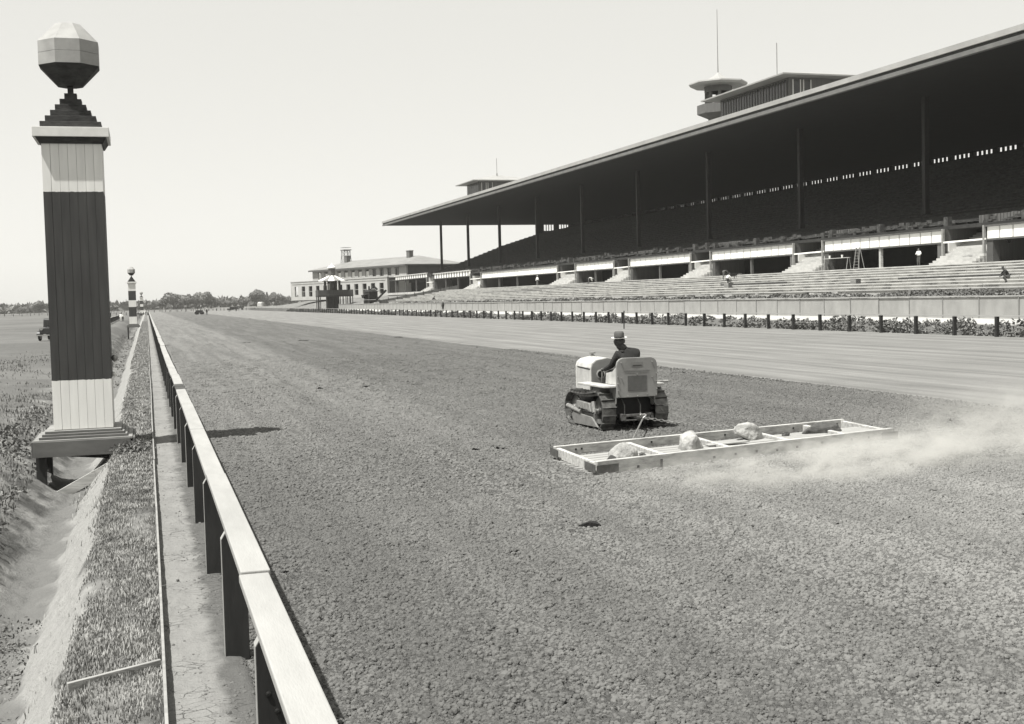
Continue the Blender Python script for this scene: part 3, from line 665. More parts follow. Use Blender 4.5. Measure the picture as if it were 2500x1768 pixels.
# front wall: openings, panels, stairs
opens = [(332.4, 297.0, 8.30, 9.35, 'f'), (290.4, 258.8, 7.75, 8.95, 'f'), (250.2, 204.2, 6.95, 8.2, 'w'), (195.1, 178.9, 6.95, 8.2, 'w'), (172.6, 152.2, 6.98, 8.2, 'w'),
         (146.0, 125.8, 6.98, 8.2, 'w'), (119.3, 99.0, 7.0, 8.2, 'w'), (92.8, 72.4, 7.0, 8.2, 'w'), (66.1, 46, 7.0, 8.2, 'w')]
counts = [15, 14, 25, 10, 11, 12, 12, 12, 12]
wallm = {'w': fascia_white, 'f': fascia_frame}
for (tf, tn, zo, zt, kd), cnt in zip(opens, counts):
    wd = (tf-tn)/cnt
    pmb = MB(); pmb.box(0, .1, .07, wd-.07, 0, zt-zo-.12); pme = pmb.mesh('front_panel', fascia_white)
    for k in range(cnt):
        o = link('front_panel', pme, gs); o.location = loc_(76.39, tn+wd*k, zo+.06)
        if kd == 'f': o.scale = (1, .62, 1)
    mb = MB(); gbox(mb, 76.5, 77.0, tn, tf, zo+.0, zt+.1)
    mb.build('panel_backing', fascia_frame, gs)
    mb = MB(); gbox(mb, 76.32, 76.498, tn-.1, tf+.1, zo-.1, zo+.05); mb.build('lower_ledge', fascia_frame, gs)
    mb = MB(); gbox(mb, 76.22, 76.62, tn-.1, tf+.1, zt-.05, zt+.10); mb.build('upper_ledge', fascia_frame if kd == 'w' else cap_white, gs)
    # recess: far side wall, near side wall, back wall, ceiling
    mb = MB(); gbox(mb, 76.9, 81.0, tf-.02, tf+.3, 4.86, zo); mb.build('side_wall', concrete_wall, gs)
    mb = MB(); gbox(mb, 76.9, 81.0, tn-.3, tn+.02, 4.86, zo); mb.build('side_wall', concrete_wall, gs)
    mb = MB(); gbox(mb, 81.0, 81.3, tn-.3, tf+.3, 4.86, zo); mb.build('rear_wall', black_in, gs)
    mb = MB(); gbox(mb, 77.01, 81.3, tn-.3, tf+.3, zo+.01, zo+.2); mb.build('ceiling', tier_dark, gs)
    for tt in (tf, tn):
        sgn = -1 if tt == tf else 1
        mb = MB(); a, b = sorted((tt, tt+sgn*.8)); gbox(mb, 76.4, 77.2, a, b, 4.86, zo-.1); mb.build('pier', board_wall if sgn > 0 else wall_shade, gs)  # far pier takes the painted shade tone, near pier plain grey
    np_ = max(1, round((tf-tn)/15))
    for q in range(np_):
        tt = tn+(tf-tn)*(q+1)/(np_+1); mb = MB(); gbox(mb, 76.45, 76.75, tt-.15, tt+.15, 4.86, zo-.1); mb.build('prop', pale_wood if abs(tn-99) < 1 else fascia_frame, gs)
# stairs between the openings
gaps = [(opens[i][1], opens[i+1][0]) for i in range(len(opens)-1)]
for gi_, (tb, ta) in enumerate(gaps):
    tf, tn = tb, ta
    wd = tf-tn
    st = empty('stair', (0, 0, 0)); st.parent = gs; st.location = loc_(76.5, tn, 4.85)
    ns = 15
    for k in range(ns):
        mb = MB(); mb.box(-1.7+.42*k, -1.7+.42*(k+1)+(.3 if k < ns-1 else 1.5), .02, wd-.02, -.3, .22*(k+1))
        mb.build('step', concrete, st, loc=(0, 0, 0))
    mb = MB(); gbox(mb, 77.05, 82.5, tf+.02, tf+.29, 4.86, 8.5); mb.build('boarded_wall', board_wall, gs)
    mb = MB(); gbox(mb, 77.05, 82.5, tn-.29, tn-.02, 4.86, 8.5); mb.build('boarded_wall', board_wall, gs)
    bw_ = mb = MB(); y = tn
    gbox(mb, 80.6, 80.9, tn, tf, 8.1, 9.6)
    y = tn
    while y < tf-.2: gbox(mb, 80.5, 80.599, y, y+.1, 8.1, 9.6); y += .45
    mb.build('boarded_parapet', board_wall, gs)
    for tt in (tf-.2, tn+.2):
        mb = MB(); gbox(mb, 76.15, 76.4, tt-.1, tt+.1, 4.86, 8.3); mb.build('stair_post', mat('grey_post_paint', .3, .42), gs)
    mb = MB(); a = loc_(76.28, tn, 7.05); b = loc_(76.28, tf, 7.0); mb.bar(a, b, .1, .16); mb.build('rail_beam', fascia_white, gs)
# floor slab over the rooms up to the first tier
mb = MB(); gbox(mb, 77.02, 80.38, TN, 342, 8.25, 8.6); mb.build('walkway_slab', tier_dark, gs)

# penthouses on the roof
def penthouse(ua, ub, ta, tb, z0, ze, zr, over, nwin):
    mb = MB(); gbox(mb, ua, ub, ta, tb, z0, ze); ph = mb.build('penthouse', board_wall, gs)
    p = MB(); a = loc_(ua-over, ta-over, ze); b = loc_(ub+over, tb+over, ze); zc = zr-4.85; hw = min(b[0]-a[0], b[1]-a[1])/2
    cxm = (a[0]+b[0])/2; r0 = (a[0]+hw, a[1]+hw); r1 = (b[0]-hw, b[1]-hw)
    if b[0]-a[0] > b[1]-a[1]: q0 = (a[0]+hw, (a[1]+b[1])/2, zc); q1 = (b[0]-hw, (a[1]+b[1])/2, zc)
    else: q0 = (cxm, a[1]+hw, zc); q1 = (cxm, b[1]-hw, zc)
    z_ = a[2]
    vs = [(a[0], a[1], z_), (b[0], a[1], z_), (b[0], b[1], z_), (a[0], b[1], z_), (a[0], a[1], z_+.18), (b[0], a[1], z_+.18), (b[0], b[1], z_+.18), (a[0], b[1], z_+.18), q0, q1]
    if b[0]-a[0] > b[1]-a[1]: top = [(4, 5, 9, 8), (5, 6, 9), (6, 7, 8, 9), (7, 4, 8)]
    else: top = [(4, 5, 8), (5, 6, 9, 8), (6, 7, 9), (7, 4, 8, 9)]
    p.add(vs, [(3, 2, 1, 0), (0, 1, 5, 4), (1, 2, 6, 5), (2, 3, 7, 6), (3, 0, 4, 7)]+top); rfm = p.build('roof', mat('white_metal_roof', .38, .49, .6, .5), ph)
    # standing ribs on the roof slope toward the camera
    wdt = (tb-ta-.6)/nwin
    for k in range(nwin):
        mb = MB(); gbox(mb, ua-.08, ua-.005, ta+.3+wdt*k+.12, ta+.3+wdt*(k+1)-.12, z0+.9+(ze-z0)*.12, ze-.25); wn = mb.build('window', glass, ph)
        mb = MB(); gbox(mb, ua-.14, ua-.085, ta+.3+wdt*k+.04, ta+.3+wdt*k+.13, z0+.5, ze-.2); gbox(mb, ua-.14, ua-.085, ta+.3+wdt*k+wdt*.48, ta+.3+wdt*k+wdt*.54, z0+.9+(ze-z0)*.12, ze-.25); mb.build('frame', board_wall, wn)
    for q in range(2):
        x0 = ua+.6+1.5*q; mb = MB(); gbox(mb, x0, x0+.9, ta-.08, ta-.005, z0+1.1, ze-.3); wn = mb.build('window', glass, ph)
        mb = MB(); gbox(mb, x0-.14, x0-.003, ta-.12, ta-.003, z0+.9, ze-.25); gbox(mb, x0+.903, x0+1.04, ta-.12, ta-.003, z0+.9, ze-.25); mb.build('frame', cap_white, wn)
    return ph
penthouse(82, 92, 135.6, 153.5, 25.21, 29.3, 31.0, 2.0, 12)
penthouse(82, 94, 268.6, 278.6, 25.21, 29.3, 31.2, 2.2, 5)
ribm = MB()
# flagpoles with finials
def pole(u, t_, z0, z1, nm='flagpole', r=.06):
    mb = MB(); p = loc_(u, t_, z0); mb.lathe([(.5, 0), (.18, .5), (.16, .9), (r, 1.1), (r, z1-z0)], p, 8); mb.build(nm, mat('pole_grey', .3, .4), gs, smooth=False)
pole(86.5, 146, 30.4, 35.8); pole(87.5, 272.5, 30.6, 35)
# lookout tower
tw = MB(); c0 = loc_(86, 161.6, 25.2)
tw.lathe([(1.5, 0), (1.5, 3.1)], c0, 8, PI/8); twr = tw.build('lookout_tower', mat('tower_board', .12, .17, .8, 1.5), gs)
mb = MB(); mb.lathe([(1.5, 2.75), (3.1, 3.45), (3.1, 3.75)], c0, 8, PI/8); mb.build('balcony_floor', board_wall, twr)
mb = MB(); mb.lathe([(3.1, 3.75), (3.1, 4.75), (3.02, 4.75), (3.02, 3.76)], c0, 8, PI/8); mb.build('balcony_rail', board_wall, twr)
for k in range(8):
    a = PI/8+k*PI/4; mb = MB(); mb.box(-.2, .2, -.2, .2, 0, 4.0); o = mb.build('column', board_wall, twr, loc=(c0[0]+1.75*math.cos(a), c0[1]+1.75*math.sin(a), c0[2]+3.76)); o.rotation_euler = (0, 0, a)
mb = MB(); mb.lathe([(2.0, 6.6), (2.0, 7.76), (1.8, 7.76), (1.8, 6.6)], c0, 8, PI/8); mb.build('arcade_beam', board_wall, twr)
mb = MB(); mb.lathe([(4.0, 7.45), (4.25, 7.75), (4.2, 7.95), (2.9, 8.0), (1.7, 8.4), (.8, 8.9), (.15, 9.45)], c0, 8, PI/8); mb.lathe([(3.98, 7.44), (1.9, 7.85)], c0, 8, PI/8); mb.build('canopy', mat('white_canopy_roof', .42, .499, .6, .5), twr)
mb = MB(); mb.lathe([(.1, 9.4), (.07, 12), (.045, 18.5)], c0, 6); mb.build('flagpole', mat('pole_grey', .3, .4), twr)

# end barrier of the terrace: stepped board fence running up the slope
eb = empty('terrace_fence', S(58, 268, 1.9), A, 'low dark board fence climbing the end of the terrace steps', 'fence')
for k in range(9):
    u_ = k*2.0; z_ = k*.33
    mb = MB(); mb.hexa([(u_, -.04, z_-.1), (u_+1.96, -.04, z_+.2), (u_+1.96, .04, z_+.2), (u_, .04, z_-.1)], [(u_, -.04, z_+1.0), (u_+1.96, -.04, z_+1.3), (u_+1.96, .04, z_+1.3), (u_, .04, z_+1.0)])
    mb.build('board_panel', mat('brown_fence_board', .09, .2, .9, 1.5, stretch=(4, 4, .5)), eb)
    mb = MB(); mb.box(u_-.06, u_+.06, -.1, .1, z_-.5, z_+1.25); mb.build('post', post_dark, eb)

# ------------------------------------------------------------------ striped poles
def big_pole(pos, sc=1.0, bands=None, near=False, width=1.12, label='', legs=1.0):
    root = empty('furlong_pole', pos, 0, label, 'racing pole', 'striped poles beside the inner rail')
    hw = width/2
    zb = .46; zt = 6.08
    pm_ = striped('pole_stripes', bands)
    if near:
        n = 7; pw_ = width/n
        inner_ = MB(); inner_.box(-hw+.03, hw-.03, -hw+.03, hw-.03, zb, zt); inner_.build('core', dark_green, root)
        for sd in range(4):
            for k in range(n):
                mb = MB(); x0 = -hw+pw_*k+(.002 if k else -.0); x1 = x0+pw_-.004
                if sd in (1, 3): x0 = max(x0, -hw+.034); x1 = min(x1, hw-.034)
                mb.box(x0, x1, -hw, -hw+.029, zb, zt); ob = mb.build('plank', pm_, root, bevel=.002)
                ob.rotation_euler = (0, 0, sd*PI/2)
    else:
        mb = MB(); mb.box(-hw, hw, -hw, hw, zb, zt); mb.build('shaft', pm_, root)
    # capital
    mb = MB(); hc = hw+.15
    mb.hexa([(-hw-.03, -hw-.03, 6.08), (hw+.03, -hw-.03, 6.08), (hw+.03, hw+.03, 6.08), (-hw-.03, hw+.03, 6.08)], [(-hw-.1, -hw-.1, 6.2), (hw+.1, -hw-.1, 6.2), (hw+.1, hw+.1, 6.2), (-hw-.1, hw+.1, 6.2)])
    mb.build('moulding', step_dark if near else cap_white, root)
    mb = MB(); mb.box(-hc, hc, -hc, hc, 6.202, 6.39); mb.build('cap', cap_white, root, bevel=.006)
    for k, ww in enumerate((1.14, .95, .76, .585, .41, .235)):
        mb = MB(); mb.box(-ww/2*width/1.12, ww/2*width/1.12, -ww/2*width/1.12, ww/2*width/1.12, 0, .122); mb.build('pyramid_step', step_dark, root, bevel=.004, loc=(0, 0, 6.392+.1235*k))
    mb = MB(); mb.box(-.055, .055, -.055, .055, 7.13, 7.3); mb.build('stem', step_dark, root)
    s_ = width/1.12; rr = .565/math.cos(PI/8)*s_; r2 = .235/math.cos(PI/8)*s_
    mb = MB(); mb.lathe([(r2, 7.28), (rr, 7.655)], (0, 0, 0), 8, PI/8); bl = mb.build('ball_underside', step_dark, root)
    mb = MB(); mb.lathe([(rr, 7.657), (rr, 7.893)], (0, 0, 0), 8, PI/8); mb.lathe([(rr, 7.897), (rr, 8.13), (r2, 8.5)], (0, 0, 0), 8, PI/8); mb.build('ball', mat('shaded_white_ball_paint', .36, .49999, .6, 2.5), root, bevel=.004)  # white ball greyed in colour to paint its shaded faces
    # stepped plinth and platform
    for k in range(3):
        q = .90-.055*(k+1)-.02; mb = MB(); mb.box(-q*s_, q*s_, -q*s_, q*s_, 0, .045)
        mb.build('plinth_step', platform_paint, root, bevel=.004, loc=(0, 0, .30+.05*k))
        mb = MB(); mb.box(-q*s_+.004, q*s_-.004, -q*s_+.004, q*s_-.004, 0, .003); mb.build('step_top', platform_top, root, loc=(0, 0, .3455+.05*k))
    mb = MB(); mb.box(-.92*s_, .92*s_, -.92*s_, .92*s_, .25, .296); mb.build('platform_deck', platform_top, root, bevel=.004)
    for sd in range(4):
        mb = MB(); mb.box(-.925*s_, .885*s_, -.965*s_, -.925*s_, -.03, .27); ob = mb.build('platform_skirt', platform_paint, root, bevel=.004); ob.rotation_euler = (0, 0, sd*PI/2)
    for (lx, ly) in ((-.8, -.8), (.8, -.8), (-.8, .8), (.8, .8)):
        gz_ = float(ground_z(pos[0]+lx*s_, pos[1]+ly*s_))-pos[2]
        mb = MB(); mb.box(lx*s_-.09, lx*s_+.09, ly*s_-.09, ly*s_+.09, min(gz_, -.3)-.2, .25); mb.build('leg', post_dark, root)
    return root
BP = (-1.29, 26.31, 0)
b1 = big_pole(BP, bands=[(0, True), (1.44, False), (5.14, True)], near=True, label='tall striped wooden pole with faceted ball, standing over the ditch in the foreground')
mb = MB(); mb.bar((-.62, -1.0, -.86), (1.02, -.98, .0), .045, .2); mb.build('brace', pale_wood, b1, bevel=.004)
mb = MB(); mb.bar((-.75, .2, -.05), (.5, -.75, -.07), .05, .14); mb.build('cross_brace', post_dark, b1, bevel=.004)
mb = MB(); mb.lathe([(.005, -.07), (.05, -.05), (.065, 0), (.05, .05), (.005, .07)], (.63, -.2, 1.83), 12); mb.bar((.55, -.2, 1.83), (.62, -.2, 1.83), .03, .03); mb.build('lamp_knob', mat('nickel_knob', .3, .5, .3, 9, metal=.6), b1, smooth=True)
mb = MB(); mb.lathe([(.005, -.05), (.04, -.03), (.05, 0), (.035, .04), (.005, .05)], (.61, -.2, 1.5), 12); mb.build('lower_knob', white_paint, b1, smooth=True)
st2 = [(0, True), (1.45, False), (2.85, True), (3.78, False), (5.08, True)]
big_pole((-1.9, 182, 0), bands=st2, width=1.02, label='middle striped pole of four bands on a tall wooden platform, farther along the rail')
big_pole((-1.75, 480, 0), bands=st2, width=1.12, label='farthest striped pole, tiny against the trees beside the end of the rail')

# ------------------------------------------------------------------ wooden drag
NLc, FLc, FRc, NRc = Vector((6.65, 17.96, 0)), Vector((6.63, 20.02, 0)), Vector((13.16, 21.48, 0)), Vector((13.18, 19.75, 0))
drag = empty('track_drag', (9.9, 19.8, 0), 0, 'long pale timber drag frame weighted with boulders behind the tractor', 'drag')
o_ = Vector((9.9, 19.8, 0))
def L_(p): return Vector(p)-o_
def dpt(s_, v_, z):                           # along (0 left..1 right), across (0 near..1 far)
    a = NLc.lerp(NRc, s_); b = FLc.lerp(FRc, s_); p = a.lerp(b, v_)-o_; p.z = z; return p
mb = MB(); mb.bar(dpt(0, .02, .135), dpt(1, .02, .135), .085, .23); mb.build('beam', pale_wood, drag, bevel=.008)
mb = MB(); mb.bar(dpt(0, .98, .19), dpt(1, .98, .19), .085, .16); mb.build('beam', pale_wood, drag, bevel=.008)
mb = MB(); mb.bar(dpt(.008, .05, .125), dpt(.008, .95, .16), .08, .17); mb.build('end_board', pale_wood, drag, bevel=.008)
mb = MB(); mb.bar(dpt(.992, .05, .125), dpt(.992, .95, .16), .08, .17); mb.build('end_board', pale_wood, drag, bevel=.008)
for s_ in (.21, .42, .625, .83):
    mb = MB(); mb.bar(dpt(s_, .06, .15), dpt(s_+.012, .94, .16), .09, .15); mb.build('joist', pale_wood, drag, bevel=.008)
for k in range(5):
    v0 = .075+.115*k
    for (sa, sb) in ((.018, .2), (.22, .41), (.43, .615), (.635, .82), (.84, .985)):
        mb = MB(); mb.bar(dpt(sa, v0+.05, .165), dpt(sb, v0+.05, .165+random.uniform(-.006, .006)), .19, .03); mb.build('floor_board', floor_wood, drag, bevel=.004)
for k in range(9):                            # layered boards under the left end
    mb = MB(); p = dpt(-.004, .03+.1*k, .045); q = dpt(-.004, .12+.1*k, .03); mb.bar(p, q, .11, .05); mb.build('end_slat', old_wood, drag, bevel=.004)
mb = MB(); mb.bar(dpt(0, .02, .017), dpt(1, .02, .017), .13, .03); mb.build('runner', old_wood, drag, bevel=.004)
for (s_, v_, z, ln) in ((-.002, .0, .13, .5), (1.002, .0, .13, .5)):
    d = (NRc-NLc).normalized(); sg = 1 if s_ < .5 else -1
    p = dpt(0 if sg > 0 else 1, 0, z); side = Vector((d.y, -d.x, 0))*.062
    mb = MB(); mb.bar(p+side-d*.045*sg, p+side+d*.38*sg, .008, .13, (0, 0, 1)); mb.build('corner_strap', strap_iron, drag)
mb = MB(); mb.bar(dpt(0, -.03, .14)+Vector((-.05, 0, 0)), dpt(0, .2, .15)+Vector((-.05, 0, 0)), .008, .13); mb.build('corner_strap', strap_iron, drag)
mb = MB(); mb.bar(dpt(0, .82, .17)+Vector((-.05, 0, 0)), dpt(0, 1.02, .19)+Vector((-.05, 0, 0)), .008, .13); mb.build('corner_strap', strap_iron, drag)
for s_ in (.03, .05, .115, .185, .35, .42, .49, .56, .63, .72, .83, .895):
    d = (NRc-NLc).normalized(); side = Vector((d.y, -d.x, 0))*.048; p = dpt(s_, .0, .13+random.uniform(-.03, .02))+side
    mb = MB(); mb.box(-.02, .02, -.006, .006, -.02, .02) if s_ != .185 else mb.box(-.022, .022, -.006, .006, -.09, .08)
    o = mb.build('bolt', bolt_iron, drag, loc=p); o.rotation_euler = (0, 0, math.atan2(d.y, d.x))
for s_ in (.06, .078, .3, .55, .8, .955, .97):
    d = (NRc-NLc).normalized(); side = Vector((d.y, -d.x, 0))*.046; p = dpt(s_, .98, .19)+side
    mb = MB(); mb.box(-.016, .016, -.005, .005, -.016, .016); o = mb.build('bolt', bolt_iron, drag, loc=p); o.rotation_euler = (0, 0, math.atan2(d.y, d.x))
# loads on the drag
def rock(name, c, s, seed, m, label, flat=.15, cat='boulder', ang=0, squash=1):
    bm = bmesh.new(); bmesh.ops.create_icosphere(bm, subdivisions=4, radius=1)
    r = random.Random(seed); pl = [Vector((r.uniform(-1, 1), r.uniform(-1, 1), r.uniform(-.3, 1))).normalized() for _ in range(9)]; dd = [r.uniform(.62, .9) for _ in pl]
    from mathutils import noise
    for v in bm.verts:
        p = v.co.copy()
        for n_, d in zip(pl, dd):
            k = p.dot(n_)-d
            if k > 0: p -= n_*k*.85
        p *= 1+.10*noise.noise(p*2.2+Vector((seed, 0, 0)))+.05*noise.noise(p*6)+.02*noise.noise(p*14)
        p.z = max(p.z, -flat*2); v.co = Vector((p.x*s[0], p.y*s[1], p.z*s[2]))
    me = bpy.data.meshes.new(name); bm.to_mesh(me); bm.free(); me.materials.append(m); me.polygons.foreach_set('use_smooth', [True]*len(me.polygons))
    o = link(name, me, loc=c); o.rotation_euler = (0, 0, ang); tag(o, label, cat, 'boulders weighing down the drag'); return o
rock('boulder', (7.38, 18.75, .20), (.30, .23, .22), 3, rock_mat, 'low rounded pale boulder nearest the left end of the drag', ang=.3)
rock('boulder', (8.83, 19.28, .22), (.245, .21, .27), 8, rock_mat, 'tall domed pitted boulder, second from the left end of the drag', ang=.1)
o = rock('boulder', (10.32, 19.95, .24), (.33, .19, .24), 15, rock_mat, 'sharp wedge-shaped pale boulder leaning on the far beam of the drag', ang=-.2)
o.rotation_euler = (.1, .45, .1)
rock('boulder', (12.0, 20.3, .22), (.46, .2, .15), 21, dirt_rock, 'long flat dark crusted lump nearest the right end of the drag', ang=.25)
mb = MB(); mb.bar((-.35, -.12, 0), (.4, .06, .03), .2, .02); tag(mb.build('loose_board', floor_wood, bevel=.003, loc=(9.6, 19.45, .2), rz=-.25), 'short loose board lying between the second and third boulders on the drag', 'board')
for k, (x, y, r_, lb) in enumerate(((7.1, 18.5, .06, 'small dark soil lump beside the first boulder on the drag'), (7.75, 18.75, .045, 'tiny dark lump right of the first boulder on the drag'), (11.15, 20.1, .06, 'small round stone on the drag floor between the third and fourth boulders'))):
    rock('stone', (x, y, .2), (r_*1.4, r_, r_), 40+k, dirt_rock, lb, cat='stone')

# ------------------------------------------------------------------ crawler tractor
PSI = R(3); TW = .75
tx, ty_ = 8.9+TW*math.cos(PSI), 23.6+TW*math.sin(PSI)
tr = empty('crawler_tractor', (tx, ty_, 0), PSI, 'small light grey crawler tractor with a tall rear plate, pulling the timber drag', 'tractor')
def T(p): return Matrix.Translation((tx, ty_, 0)) @ Matrix.Rotation(PSI, 4, 'Z') @ Vector(p)
Lt = 2.1; rc, fc = (.42, .42, .40), (Lt-.36, .385, .345)   # y, z, radius
# belt path (y,z) rear circle, bottom run, front circle, top run (sagging)
path = []
for a in np.linspace(R(92), R(268), 15): path.append((rc[0]+rc[2]*math.cos(a), rc[1]+rc[2]*math.sin(a)))
for f_ in np.linspace(0, 1, 9)[1:-1]: path.append((rc[0]+(fc[0]-.05-rc[0])*f_, .02+.02*max(0, f_-.6)))
for a in np.linspace(R(-88), R(88), 14): path.append((fc[0]+fc[2]*math.cos(a), fc[1]+.02+fc[2]*math.sin(a)))
for f_ in np.linspace(0, 1, 9)[1:-1]: path.append((fc[0]+(rc[0]-fc[0])*f_, fc[1]+fc[2]+.02+(.82-.75)*f_-.035*math.sin(PI*f_)))
P = np.array(path+[path[0]]); seg = np.linalg.norm(np.diff(P, axis=0), axis=1); cum = np.concatenate([[0], np.cumsum(seg)]); tot = cum[-1]
NP = 32; pitchp = tot/NP
def on_path(s_):
    s_ %= tot; i = np.searchsorted(cum, s_)-1; i = max(i, 0); f_ = (s_-cum[i])/seg[i]; return P[i]*(1-f_)+P[i+1]*f_
pad = MB(); pad.box(-.15, .15, -pitchp*.47, pitchp*.47, -.012, .012); pad.box(-.15, .15, -pitchp*.47, -pitchp*.47+.022, .012, .052); padm = pad.mesh('track_pad', tractor_iron)
lnk = MB(); lnk.box(-.045, -.015, -pitchp*.5, pitchp*.5, -.07, -.012); lnk.box(.015, .045, -pitchp*.5, pitchp*.5, -.07, -.012); lnkm = lnk.mesh('chain_link', tractor_iron)
for sx in (-1, 1):
    cx_ = sx*(TW-.15)
    tk = empty('track_assembly', (cx_, 0, 0)); tk.parent = tr
    mb = MB()
    mb.prism([(.35, .16), (Lt-.45, .16), (Lt-.30, .30), (Lt-.5, .36), (.45, .36)], -.09, .09, 'x'); mb.build('track_frame', mat('frame_grey', .14, .22, .6, 5), tk, bevel=.01)
    for k in range(NP):
        s0 = k*pitchp; p = on_path(s0); q0 = on_path(s0-pitchp*.4); q1 = on_path(s0+pitchp*.4); d = q1-q0; ang = math.atan2(d[1], d[0])
        o = link('track_pad', padm, tk); o.location = (0, p[0], p[1]+.012); o.rotation_euler = (ang+PI, 0, 0)
    mb = MB()
    for k in range(NP):
        s0 = (k+.5)*pitchp; p = on_path(s0); n_ = on_path(s0+.04)-on_path(s0-.04); a = math.atan2(n_[1], n_[0]); ny_, nz_ = -math.sin(a), math.cos(a)   # inward normal
        q = (p[0]+ny_*.05, p[1]+.012+nz_*.05); dv = (math.cos(a)*pitchp*.5, math.sin(a)*pitchp*.5)
        for xo in (-.04, .04): mb.bar((xo, q[0]-dv[0], q[1]-dv[1]), (xo, q[0]+dv[0], q[1]+dv[1]), .022, .05, (0, ny_, nz_))
    mb.build('chain', tractor_iron, tk)
    # wheels with spokes
    for nm, (cy_, cz_, cr_), ns in (('sprocket', (rc[0], rc[1]+.012, rc[2]-.11), 6), ('idler', (fc[0], fc[1]+.03, fc[2]-.09), 7)):
        mb = MB(); n_ = 24
        mb.lathe([(cr_, -.03), (cr_, .03), (cr_-.05, .03), (cr_-.05, -.03), (cr_, -.03)], (0, cy_, cz_), n_, axis='x')
        mb.lathe([(.07, -.09), (.07, .09)], (0, cy_, cz_), 14, axis='x')
        for k in range(ns):
            a = 2*PI*k/ns+.3; mb.bar((0, cy_+.05*math.cos(a), cz_+.05*math.sin(a)), (0, cy_+(cr_-.03)*math.cos(a), cz_+(cr_-.03)*math.sin(a)), .05, .035)
        wh = mb.build(nm, bright_steel if nm == 'idler' else tractor_iron, tk, bevel=.004)
        mb = MB(); mb.lathe([(.045, -.15), (.045, -.09), (.03, -.155)][:2] if sx < 0 else [(.045, .09), (.045, .15)], (0, cy_, cz_), 12, axis='x'); mb.build('hub_cap', bright_steel, wh)
    for k in range(4):
        mb = MB(); mb.lathe([(.085, -.11), (.1, -.1), (.1, -.04), (.07, -.035), (.07, .035), (.1, .04), (.1, .1), (.085, .11)], (0, .62+.27*k, .15), 14, axis='x'); mb.build('roller', tractor_iron, tk, smooth=False)
    # side guard: ribbed pale casting, spring tube and toolbox seen on the outside
    xo = sx*.13
    mb = MB(); mb.prism([(.62, .40), (1.42, .47), (1.38, .60), (.70, .575)], xo-.035, xo+.035, 'x'); sg = mb.build('side_casting', bright_steel, tk, bevel=.012)
    for k in range(4):
        mb = MB(); yy = .82+.15*k; mb.bar((xo+sx*.04, yy, .44), (xo+sx*.04, yy+.05, .56), .012, .04); mb.build('rib', bright_steel, sg)
    mb = MB(); mb.tube([(xo, .48, .40), (xo, .55, .62)], .05, 6); mb.build('bracket', bright_steel, tk)
    mb = MB(); mb.tube([(xo, 1.2, .36), (xo, 1.9, .44)], .05, 12); mb.lathe([(.055, -.05), (.055, .05)], (xo, 1.9, .44), 10, axis='y'); mb.build('spring_tube', bright_steel, tk, smooth=False, bevel=.003)
    mb = MB(); mb.prism([(.30, .10), (1.55, .085), (1.72, .28), (1.6, .33), (.62, .29)], xo-.02, xo+.02, 'x'); mb.build('lower_guard', mat('guard_grey', .2, .3, .5, 6), tk, bevel=.006)
# body
mb = MB(); hx = .385; prof = [(-hx, .78), (-hx, 1.28), (-hx+.03, 1.37), (-hx+.12, 1.44), (0, 1.485), (hx-.12, 1.44), (hx-.03, 1.37), (hx, 1.28), (hx, .78)]
mb.prism([(x, z) for x, z in prof], 1.46, 2.2, 'y'); hood = mb.build('hood', tractor_paint, tr, bevel=.01)
mb = MB(); mb.bar((-hx-.004, 1.48, 1.245), (-hx-.004, 2.18, 1.275), .008, .02); mb.build('hood_seam', tractor_dark, hood)
mb = MB(); mb.prism([(x*1.02, z+(.012 if z > .8 else 0)) for x, z in prof], 2.2, 2.3, 'y'); mb.build('radiator', tractor_paint, tr, bevel=.015)
mb = MB(); mb.lathe([(.055, 0), (.055, .03), (.035, .035), (.03, .055), (.075, .06), (.075, .09), (.03, .1)], (0, 2.24, 1.485), 10); mb.build('radiator_cap', bright_steel, tr)
mb = MB(); mb.prism([(x*.97, z-.015) for x, z in prof], 1.425, 1.46, 'y'); dash = mb.build('dash_panel', tractor_side, tr)
mb = MB(); mb.lathe([(.075, -.0), (.075, -.02), (.03, -.022)], (-.16, 1.425, 1.13), 14, axis='y'); mb.build('gauge', tractor_dark, dash)
mb = MB(); mb.lathe([(.1, -.0), (.1, -.008)], (-.16, 1.425, 1.13), 18, axis='y'); mb.build('gauge_ring', tractor_paint, dash)
mb = MB(); mb.lathe([(.02, 0), (.02, -.05)], (-.05, 1.42, 1.02), 8, axis='y'); mb.lathe([(.02, 0), (.02, -.05)], (.06, 1.42, 1.02), 8, axis='y'); mb.build('control_knob', tractor_dark, dash)
mb = MB(); mb.box(-.33, .33, .25, 1.46, .40, .72); mb.box(-.36, .36, 1.4, 2.15, .3, .78); mb.box(-.44, .44, .2, .62, .28, .70); mb.lathe([(.2, -.44), (.2, .44)], (0, .42, .42), 16, axis='x'); mb.build('chassis', tractor_dark, tr, bevel=.015)
